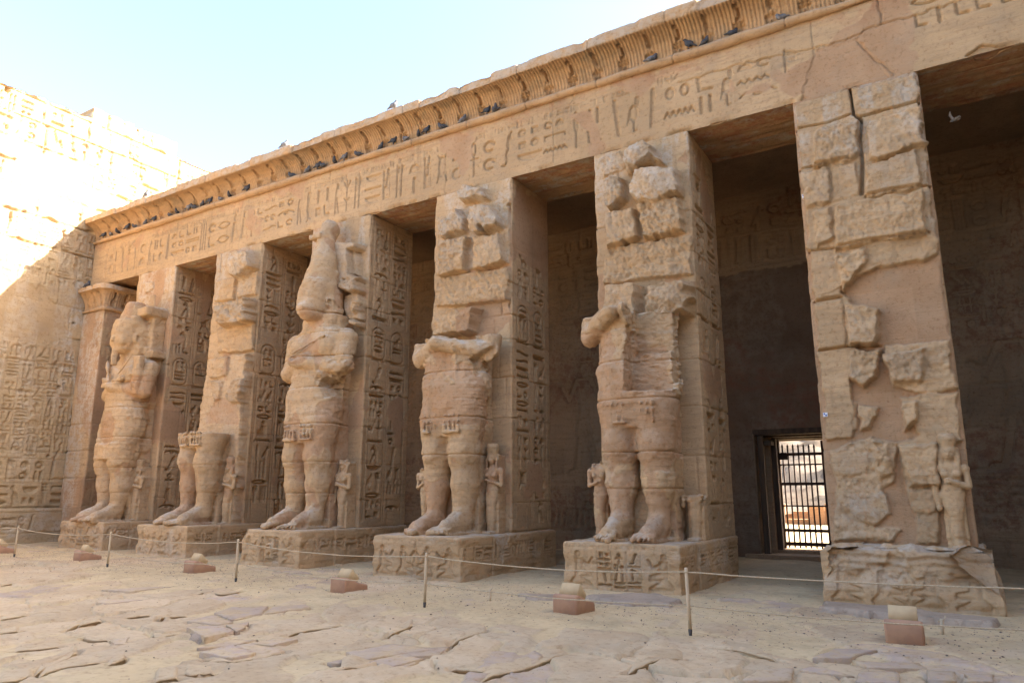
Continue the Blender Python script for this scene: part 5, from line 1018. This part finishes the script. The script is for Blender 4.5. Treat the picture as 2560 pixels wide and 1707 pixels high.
# ---- small figures beside the legs
def small_figure(x, y, h, label, broken=None, seed=0, res=.016, yb=.06, mirror=1):
    k = h / 1.85; z0 = .78
    t = thing('small_statue', label, 'statue', (x, y, z0), 'small royal figures beside the great legs'); m = mirror
    s = SDF((x - .36 * k, y - .34 * k, z0 - .02), (x + .36 * k, yb, z0 + h + .05), res)
    P = lambda a, b, c: (x + m * a * k, y + b * k, z0 + c * k)
    s.stack([(z0 + a * k, x + m * cx * k, y + cy * k, rx * k, ry * k) for a, cx, cy, rx, ry in ((0, 0, -.03, .10, .15), (.07, 0, -.01, .10, .11), (.45, 0, 0, .115, .115), (.62, 0, -.015, .125, .12), (.86, 0, 0, .175, .13), (.95, 0, 0, .165, .125), (1.08, 0, 0, .135, .11), (1.22, 0, -.01, .17, .12), (1.34, 0, 0, .205, .11), (1.40, 0, 0, .10, .09), (1.46, 0, 0, .07, .07))], .03 * k, 2.2)
    s.box(P(0, -.08, .03), (.11 * k, .17 * k, .035 * k), .02, .02)
    for sg in (-1, 1):
        s.ell(P(sg * .085, -.11, 1.22), (.065 * k, .05 * k, .06 * k), .03); s.ell(P(sg * .21, 0, 1.31), (.075 * k, .08 * k, .085 * k), .03)
    s.cap(P(.225, 0, 1.30), P(.235, -.03, 1.02), .058 * k, .052 * k, .02); s.cap(P(.235, -.03, 1.02), P(.0, -.16, 1.10), .050 * k, .042 * k, .02); s.ell(P(-.05, -.165, 1.12), (.06 * k, .04 * k, .045 * k), .02)
    for q in range(4): s.cap(P(-.03, -.20, 1.15 - q * .025), P(-.10, -.185, 1.15 - q * .025), .013 * k, .012 * k, .004)
    s.cap(P(-.225, 0, 1.30), P(-.245, .0, 1.0), .056 * k, .050 * k, .02); s.cap(P(-.245, 0, 1.0), P(-.225, -.03, .74), .048 * k, .04 * k, .02); s.ell(P(-.22, -.04, .68), (.045 * k, .05 * k, .065 * k), .02)
    s.cap(P(0, 0, 1.38), P(0, -.02, 1.5), .065 * k, .065 * k, .02); s.ell(P(0, -.03, 1.555), (.092 * k, .11 * k, .125 * k), .02); s.ell(P(0, .0, 1.60), (.135 * k, .125 * k, .12 * k), .02)
    for sg in (-1, 1): s.cap(P(sg * .125, -.02, 1.56), P(sg * .115, -.07, 1.26), .05 * k, .042 * k, .02); s.ell(P(sg * .04, -.125, 1.575), (.022 * k, .02 * k, .012 * k), .01, 's')
    s.cap(P(0, -.13, 1.57), P(0, -.155, 1.53), .014 * k, .02 * k, .01); s.cap(P(-.03, -.13, 1.485), P(.03, -.13, 1.485), .012 * k, .012 * k, .008)
    s.cap(P(0, .01, 1.68), P(0, .01, 1.80), .12 * k, .14 * k, .01)
    s.box((x, (y + yb) / 2 + .03, z0 + .45 * h), (.16 * k, (yb - y) / 2 + .03, .45 * h), .02, .02)
    if broken: s.box((x, y, z0 + broken + 1.0), (1, 1, 1.0), 0, 0, 's'); s.rough_in((x - 1, y - 1, z0 + broken - .1), (x + 1, y + 1, z0 + broken + .1), .03, 12)
    s.rough(.010, 5); s.rough(.005, 20); s.build('carved_figure', M['stone'], t, t.location, seed + 20, .3, .5, None, .56)
small_figure(-21.32, -.32, 1.80, 'small standing figure beside the crook holding statue, far left', None, 1)
small_figure(-17.05, -.32, 1.78, 'small standing figure right of the cut off legs', None, 2)
small_figure(-12.82, -.28, 1.75, 'small worn faceless figure right of the crowned statue', 1.62, 3)
small_figure(-14.42, -.30, 1.75, 'small figure half hidden left of the crowned statue', 1.35, 4, mirror=-1)
small_figure(-8.48, -.28, 1.84, 'small crowned figure with one arm across her chest, right of the headless statue', None, 5)
small_figure(-10.22, -.32, 1.75, 'pale broken figure without a head, left of the headless statue', 1.36, 6, mirror=-1)
small_figure(-5.98, -.26, 1.78, 'small headless figure left of the statue with one folded arm', 1.42, 7, mirror=-1)
small_figure(-4.12, -.24, 1.75, 'worn stump of a small figure right of the statue with one folded arm', .80, 8)
small_figure(-.10, -.13, 1.72, 'small figure with flat crown on the right edge of the plastered pillar', None, 9)

# ================================================================== small things in the court
def sag(a, b, d, n=16): t = np.linspace(0, 1, n)[:, None]; P = np.array(a) * (1 - t) + np.array(b) * t; P[:, 2] -= d * 4 * (t * (1 - t))[:, 0]; return P
D2 = 1.08844
posts = []
for k, (u, v) in enumerate(((32, 1281), (246, 1304), (541, 1340), (975, 1397), (1586, 1460))): posts.append(atZ(u * D2, v * D2, .0))
posts = [np.array([-24.6, -3.5, 0])] + posts + [np.array([1.25, -4.35, 0])]
PLABS = ['', 'thin pale wooden post nearest the carved left wall', 'thin pale wooden post in front of the second plinth', 'thin pale wooden post in front of the third plinth', 'thin pale wooden post in front of the fourth plinth', 'nearest pale wooden post, between the orange lamp block and the barred gate', '']
tops = []; lows = []
for k, P in enumerate(posts):
    x, y = P[0], P[1]; z = gz(x, y); lean = R0.rand(2) * .05 - .025; hp = .76
    tp = np.array([x + lean[0], y + lean[1], z + hp]); tops.append(tp - [0, 0, .05]); lows.append(np.array([x + lean[0] * .4, y + lean[1] * .4, z + .33]))
    if k in (0, 6): continue
    t = thing('rope_post', PLABS[k], 'post', (x, y, z), 'wooden posts of the rope barrier')
    J = Join(); b = np.array([x, y, z + .06]); J.tube([b, b * .5 + tp * .5, tp - [0, 0, .01], tp], [.022, .021, .020, .016], 10); J.build('stick', M['pole'], t, at=t.location)
    J = Join(); J.tube([(x, y, z - .1), (x, y, z + .07)], [.012, .024], 10); J.build('metal_tip', M['dark'], t, at=t.location)
    J = Join(); J.tube([tp - [.026, 0, .05], tp - [0, .026, .05], tp + [.026, 0, -.05], tp + [0, .026, -.05], tp - [.026, 0, .05]], .009, 6); J.build('knot', M['rope'], t, at=t.location)
for nm, L, lab, dips in (('barrier_rope', tops, 'upper thin rope strung between the tops of the wooden posts', (.05, .09, .09, .09, .07, .04)), ('barrier_rope', lows, 'lower thin rope strung near the ground between the wooden posts', (.06, .10, .10, .08, .05, .05))):
    J = Join(); pts = []
    for k in range(len(L) - 1):
        seg = sag(L[k], L[k + 1], dips[k]); pts.append(seg if k == 0 else seg[1:])
    pts = np.concatenate(pts); pts += (R0.rand(*pts.shape) - .5) * .006; J.tube(pts, .0085, 6); tag(J.build(nm, M['rope']), lab, 'rope', 'ropes of the barrier')
for (u, v, hh, lab) in ((1125, 1385, .17, 'short stub of a stake in the sand left of the fourth lamp block'), (2165, 1462, .17, 'short stub of a stake tied to the rope, right of the nearest lamp block')):
    P = atZ(u * D2, v * D2, .0); z = gz(P[0], P[1]); J = Join(); J.tube([(P[0], P[1], z - .05), (P[0] + .01, P[1], z + hh)], [.016, .02], 8); J.tube([(P[0] - .03, P[1], z + hh - .03), (P[0] + .04, P[1] - .01, z + hh), (P[0] + .05, P[1], z + hh + .04)], .008, 6); tag(J.build('stake', M['pole']), lab, 'stake', 'short stakes under the rope')

# floor lamps: red sandstone block with a wedge shaped lamp box on its back
LL = ['lamp block cut by the left edge of the view', 'small distant lamp block in front of the far left plinth', 'lamp block in front of the second plinth, at the gap', 'lamp block left of the fourth plinth, with a steep wedge box', 'orange lamp block in front of the half chested statue', 'nearest lamp block with its bluish glass showing, before the eroded plinth']
for k, (u, v, rz) in enumerate(((-14, 1273, -8), (183, 1288, -6), (440, 1318, -4), (783, 1362, -5), (1304, 1418, -4), (2080, 1482, 2))):
    P = atZ(u * D2, v * D2, 0.); x, y = P[0], P[1] + .0; z = gz(x, y) - .012
    t = thing('floor_lamp', LL[k], 'lamp', (x, y, z), 'floodlight blocks in front of the pillars'); t.rotation_euler = (0, 0, radians(rz)); t.scale = (.86,) * 3
    prof = [(0, 0), (0, .27), (.02, .295), (.06, .30), (.18, .27), (.33, .205), (.46, .165), (.55, .15), (.585, .13), (.60, .10), (.60, 0)]
    def prism(prof, w, n=5, bev=.025):
        J = Join(); m = len(prof); xs = [-w / 2, -w / 2 + bev, w / 2 - bev, w / 2]; ins = [bev, 0, 0, bev]; c = np.mean(prof, 0)
        V = []
        for xx, q in zip(xs, ins):
            for a, b in prof:
                dv = np.array([a, b]) - c; f = 1 - q / (np.linalg.norm(dv) + 1e-6); V.append((xx, c[0] + dv[0] * f, max(0, c[1] + dv[1] * f)))
        i = np.arange(4 * m).reshape(4, m); j = np.roll(i, -1, 1); Q = np.stack([i[:-1], j[:-1], j[1:], i[1:]], -1).reshape(-1, 4)
        c0 = len(V); V += [(xs[0], c[0], c[1]), (xs[3], c[0], c[1])]; T = [(c0, i[0, (q + 1) % m], i[0, q]) for q in range(m)] + [(c0 + 1, i[3, q], i[3, (q + 1) % m]) for q in range(m)]
        V = np.array(V); V[:, 1] -= .1; return J.add(V, Q, None, T)
    o = prism(prof, .44).build('stone_block', M['redstone'], t, False); o.data.polygons.foreach_set('use_smooth', [True] * len(o.data.polygons)); md = o.modifiers.new('b', 'BEVEL'); md.width = .006; md.limit_method = 'ANGLE'
    wp = [(.10, .26), (.215, .45), (.222, .452), (.395, .285), (.405, .27), (.36, .19), (.2, .25)]
    o = prism(wp, .33, bev=.0012).build('lamp_box', M['tan'], t, False)
    J = Join(); n = np.array([0, .138, .142]) / np.hypot(.138, .142); a = np.array([0, .238 - .1, .438]); b = np.array([0, .38 - .1, .30]); V = []
    for sx in (-.12, .12):
        for q in (a, b): V += [q + [sx, 0, 0] + n * -.01, q + [sx, 0, 0] + n * .006]
    V = np.array(V); J.add(V, [(1, 3, 7, 5), (0, 1, 5, 4), (2, 6, 7, 3), (0, 2, 3, 1), (4, 5, 7, 6)]); J.build('glass', M['glass'], t, False)

# loose stone slabs by the plinths
def loose(pts, h, lab, seed, mat='slab', z=0., thick=None):
    P = [atZ(a * D2, b * D2, 0.) for a, b in pts]; c = np.mean(P, 0); fl = Field(min(p[0] for p in P) - .15, max(p[0] for p in P) + .15, min(p[1] for p in P) - .15, max(p[1] for p in P) + .15, .03, seed, .008)
    sd, w = fl.psd([(p[0], p[1]) for p in P], 1., .08); H = np.full(fl.H.shape, -.25, f32); H[w] = h * ss(-.01, .045, -sd) - .12 * (1 - ss(-.04, .01, -sd)) + fl.H[w]
    A = fl.attr(); z0 = np.mean([gz(p[0], p[1]) for p in P]); V = np.stack([fl.U, fl.V, H + z0], -1)
    q = gq(len(fl.u), len(fl.v)); q = q[(H.ravel()[q] > -.2).any(1)]
    tag(mesh('stone_slab', V, q, M[mat], None, A), lab, 'stone', 'loose flat stones near the plinths')
loose([(1188, 1370), (1275, 1376), (1285, 1386), (1215, 1384)], .05, 'thin flat stone lying left of the orange lamp block', 91)
loose([(1345, 1378), (1500, 1375), (1570, 1392), (1535, 1402), (1390, 1394)], .06, 'long flat stone lying along the foot of the half chested statue plinth', 92)
loose([(1890, 1395), (2090, 1412), (2300, 1440), (2285, 1452), (2100, 1436), (1885, 1410)], .08, 'long broken kerb stone lying in front of the eroded plinth', 93)
loose([(430, 1587 / 1.0884), (495, 1583 / 1.0884), (505, 1592 / 1.0884), (450, 1600 / 1.0884)], .05, 'small pale stone lying loose on the flagstones', 94)

# gravel scattered over the sand
rg = np.random.RandomState(3); n = 9000
px = rg.uniform(-24, 3, n); py = np.where(rg.rand(n) < .72, rg.normal(-3.2, 1.1, n), rg.uniform(-9.5, 1.5, n)); ok = (py > -10) & (py < 1.6)
for (x0, x1, y0) in PLX: ok &= ~((px > x0 - .05) & (px < x1 + .05) & (py > y0 - .05))
px, py = px[ok], py[ok]; n = len(px); ii = np.clip(np.searchsorted(gx, px), 1, len(gx) - 1); jj = np.clip(np.searchsorted(gy, py), 1, len(gy) - 1); pz = GZ[ii, jj]
base = np.array([(1, 0, 0), (-1, 0, 0), (0, 1, 0), (0, -1, 0), (0, 0, 1), (0, 0, -1)], float); tri = np.array([(0, 2, 4), (2, 1, 4), (1, 3, 4), (3, 0, 4), (2, 0, 5), (1, 2, 5), (3, 1, 5), (0, 3, 5)])
r = .004 + .011 * rg.rand(n)**5 + .003 * rg.rand(n); V = base[None] * r[:, None, None] * (.6 + .8 * rg.rand(n, 6, 1)) ; V[..., 2] *= .6; an = rg.rand(n) * 6.28; c_, s_ = np.cos(an)[:, None], np.sin(an)[:, None]
V = np.stack([V[..., 0] * c_ - V[..., 1] * s_, V[..., 0] * s_ + V[..., 1] * c_, V[..., 2]], -1) + np.stack([px, py, pz + r * .15], -1)[:, None]
A = np.zeros((n, 6, 4), f32); A[..., 3] = (rg.rand(n) * .9)[:, None]; A[..., 1] = (rg.rand(n) > .55)[:, None] * 1.0; A[..., 2] = (rg.rand(n) > .5)[:, None] * .9
M['gravel'] = stone('gravel_stone', (.30, .23, .16), (.20, .155, .12), PLA, (.16, .13, .115), (.12, .09, .08), .2)
tag(mesh('gravel', V.reshape(-1, 3), None, M['gravel'], None, A.reshape(-1, 4), False, None, (tri[None] + 6 * np.arange(n)[:, None, None]).reshape(-1, 3)), 'fine dark gravel scattered over the sand', None, None, 'stuff')

# small survey targets stuck to the near pillar
M['white'] = plain('white_paint', (.78, .78, .78), (.70, .70, .72), 20, .6, .05); M['blue'] = plain('blue_ink', (.10, .16, .42), (.08, .13, .36), 20, .6, .05)
for reg, a, b, yy, lab in ((R6a, 216, 765, -.15, 'small white and blue survey target high on the near pillar edge'), (R6b, 320, 365, -.11, 'small white and blue survey target low on the near pillar edge')):
    P = pxp(reg, [(a, b)], yy)[0]; t = thing('survey_target', lab, 'marker', (P[0], yy, P[2]), 'survey targets on the near pillar'); x, z = P[0], P[2]
    J = Join(); J.box((x - .035, yy - .006, z - .035), (x + .035, yy + .10, z + .035)); J.build('plate', M['white'], t, False, at=t.location)
    J = Join(); J.box((x - .026, yy - .009, z), (x, yy - .004, z + .026)); J.box((x, yy - .009, z - .026), (x + .026, yy - .004, z)); J.build('checker', M['blue'], t, False, at=t.location)
# ================================================================== pigeons
def bird_mesh(kind):
    s = SDF((-.25, -.3, -.02), (.25, .3, .36), .011)
    if kind == 'sit':
        s.ell((0, 0, .085), (.13, .075, .075), .02); s.ell((.10, 0, .135), (.06, .052, .07), .03); s.ell((.125, 0, .195), (.038, .033, .036), .025); s.cap((.155, 0, .19), (.185, 0, .182), .012, .005, .005)
        s.cap((-.08, 0, .08), (-.22, 0, .05), .05, .02, .02, sq=(1, 1.1, .6))
    elif kind == 'stand':
        s.ell((0, 0, .17), (.115, .07, .085), .02); s.cap((.05, 0, .2), (.10, 0, .275), .06, .042, .03); s.ell((.112, 0, .30), (.036, .031, .034), .02); s.cap((.14, 0, .298), (.17, 0, .288), .011, .005, .005)
        s.cap((-.07, 0, .14), (-.20, 0, .07), .05, .02, .02, sq=(1, 1.1, .6))
        for q in (-1, 1): s.cap((.01, q * .03, .11), (.01, q * .03, .0), .014, .011, .01); s.cap((.01, q * .03, .005), (.05, q * .035, .003), .011, .009, .005)
    else:
        s.ell((0, 0, .12), (.12, .05, .05), .02); s.ell((.12, 0, .14), (.035, .03, .03), .02); s.cap((-.08, 0, .11), (-.2, 0, .09), .04, .035, .02, sq=(1, 1.6, .5))
        for q in (-1, 1): s.cap((.02, q * .04, .13), (.03, q * .16, .24), .045, .035, .02, sq=(1.2, 1, .5)); s.cap((.03, q * .16, .24), (-.05, q * .26, .30), .04, .018, .02, sq=(1.5, 1, .5))
    V, Q = s.nets(); me = mesh('pigeon', V, Q, M['palefeather' if kind == 'fly' else 'feather']); d = me.data; bpy.data.objects.remove(me); return d
BM = {k: bird_mesh(k) for k in ('sit', 'stand', 'fly')}
M['greyfeather'] = plain('ash_grey_feathers', (.20, .20, .215), (.06, .062, .07), 7, .75, .1)
for k in ('sit', 'stand'): d = BM[k].copy(); d.materials[0] = M['greyfeather']; BM[k + '2'] = d
RZ5 = (200, 200, 1 / 2.138); RZ6 = (1200, 0, .5782)
B = [(RZ5, x, y, 's' if k % 3 else 't') for k, (x, y) in enumerate(((120, 850), (160, 840), (197, 832), (247, 808), (290, 790), (345, 772), (392, 755), (478, 728), (518, 715), (577, 695), (607, 685), (650, 672), (690, 662), (747, 642), (797, 622), (890, 588), (1132, 507), (1213, 480), (1267, 468), (1297, 452), (1360, 438), (1410, 413), (1485, 396), (1605, 355), (1672, 328), (1738, 305), (1808, 285), (1848, 275), (1937, 243), (2043, 208), (2172, 173), (2220, 153)))]
B += [(RZ6, x, y, 's' if x != 905 else 't') for x, y in ((65, 470), (740, 262), (905, 212), (970, 198), (1090, 163), (1305, 92))]
def ordn(n): return '%d%s' % (n, 'th' if 10 <= n % 100 <= 20 else {1: 'st', 2: 'nd', 3: 'rd'}.get(n % 10, 'th'))
seen = {}
for k, (rg_, a, b, c) in enumerate(B):
    P = atY(rg_[0] + rg_[2] * a, rg_[1] + rg_[2] * b, -.11); x = P[0]; o = bpy.data.objects.new('pigeon', BM[('stand' if c == 't' else 'sit') + ('2' if k % 4 == 1 else '')]); o.location = (x, -.10, 10.60); sc = .68 + .14 * R0.rand()
    o.scale = (sc,) * 3; o.rotation_euler = (0, 0, [0.25, pi - .3, -1.2, .1, pi + .2, -.5][k % 6] + .3 * R0.rand()); link(o)
    q = (x - (XW - .02) - CX0) / CP; n_ = int(round(q)); off = q - n_; side = 'just left of' if off < -.17 else ('just right of' if off > .17 else 'right below')
    lb = '%s pigeon on cornice ledge %s the %s cartouche from the left' % ('standing' if c == 't' else 'crouching', side, ordn(n_ + 1))
    if lb in seen: lb = lb.replace('pigeon on', 'second pigeon on')
    seen[lb] = 1; tag(o, lb, 'pigeon', 'pigeons on the cornice')
for (u, v), lab, rz in (((200 + 345 / 2.138, 200 + 640 / 2.138), 'pigeon on the very top of the cornice, nearest the left wall', 0), ((200 + 1085 / 2.138, 200 + 374 / 2.138), 'pale pigeon on the very top of the cornice above the third pillar', .3), ((200 + 1670 / 2.138, 200 + 158 / 2.138), 'pale pigeon on the very top of the cornice left of the fourth pillar', .2)):
    P = atY(u, v, -.42); o = bpy.data.objects.new('pigeon', BM['stand2']); o.scale = (.85,) * 3; o.location = (P[0], -.40, 11.375); o.rotation_euler = (0, 0, rz); link(o); tag(o, lab, 'pigeon', 'pigeons on the cornice top')
for (u, v), loc, lab in (((236, 715), (-25.6, -.35, 8.72), 'pigeon on top of the small pilaster cornice'),):
    o = bpy.data.objects.new('pigeon', BM['sit']); o.location = loc; link(o); tag(o, lab, 'pigeon')
P = atY(2384, 290, .9); o = bpy.data.objects.new('flying_bird', BM['fly']); o.location = (P[0], .9, P[2] - .12); o.scale = (.5,) * 3; o.rotation_euler = (.35, .2, 2.6); link(o); tag(o, 'small pale bird flying under the right hand ceiling', 'bird')
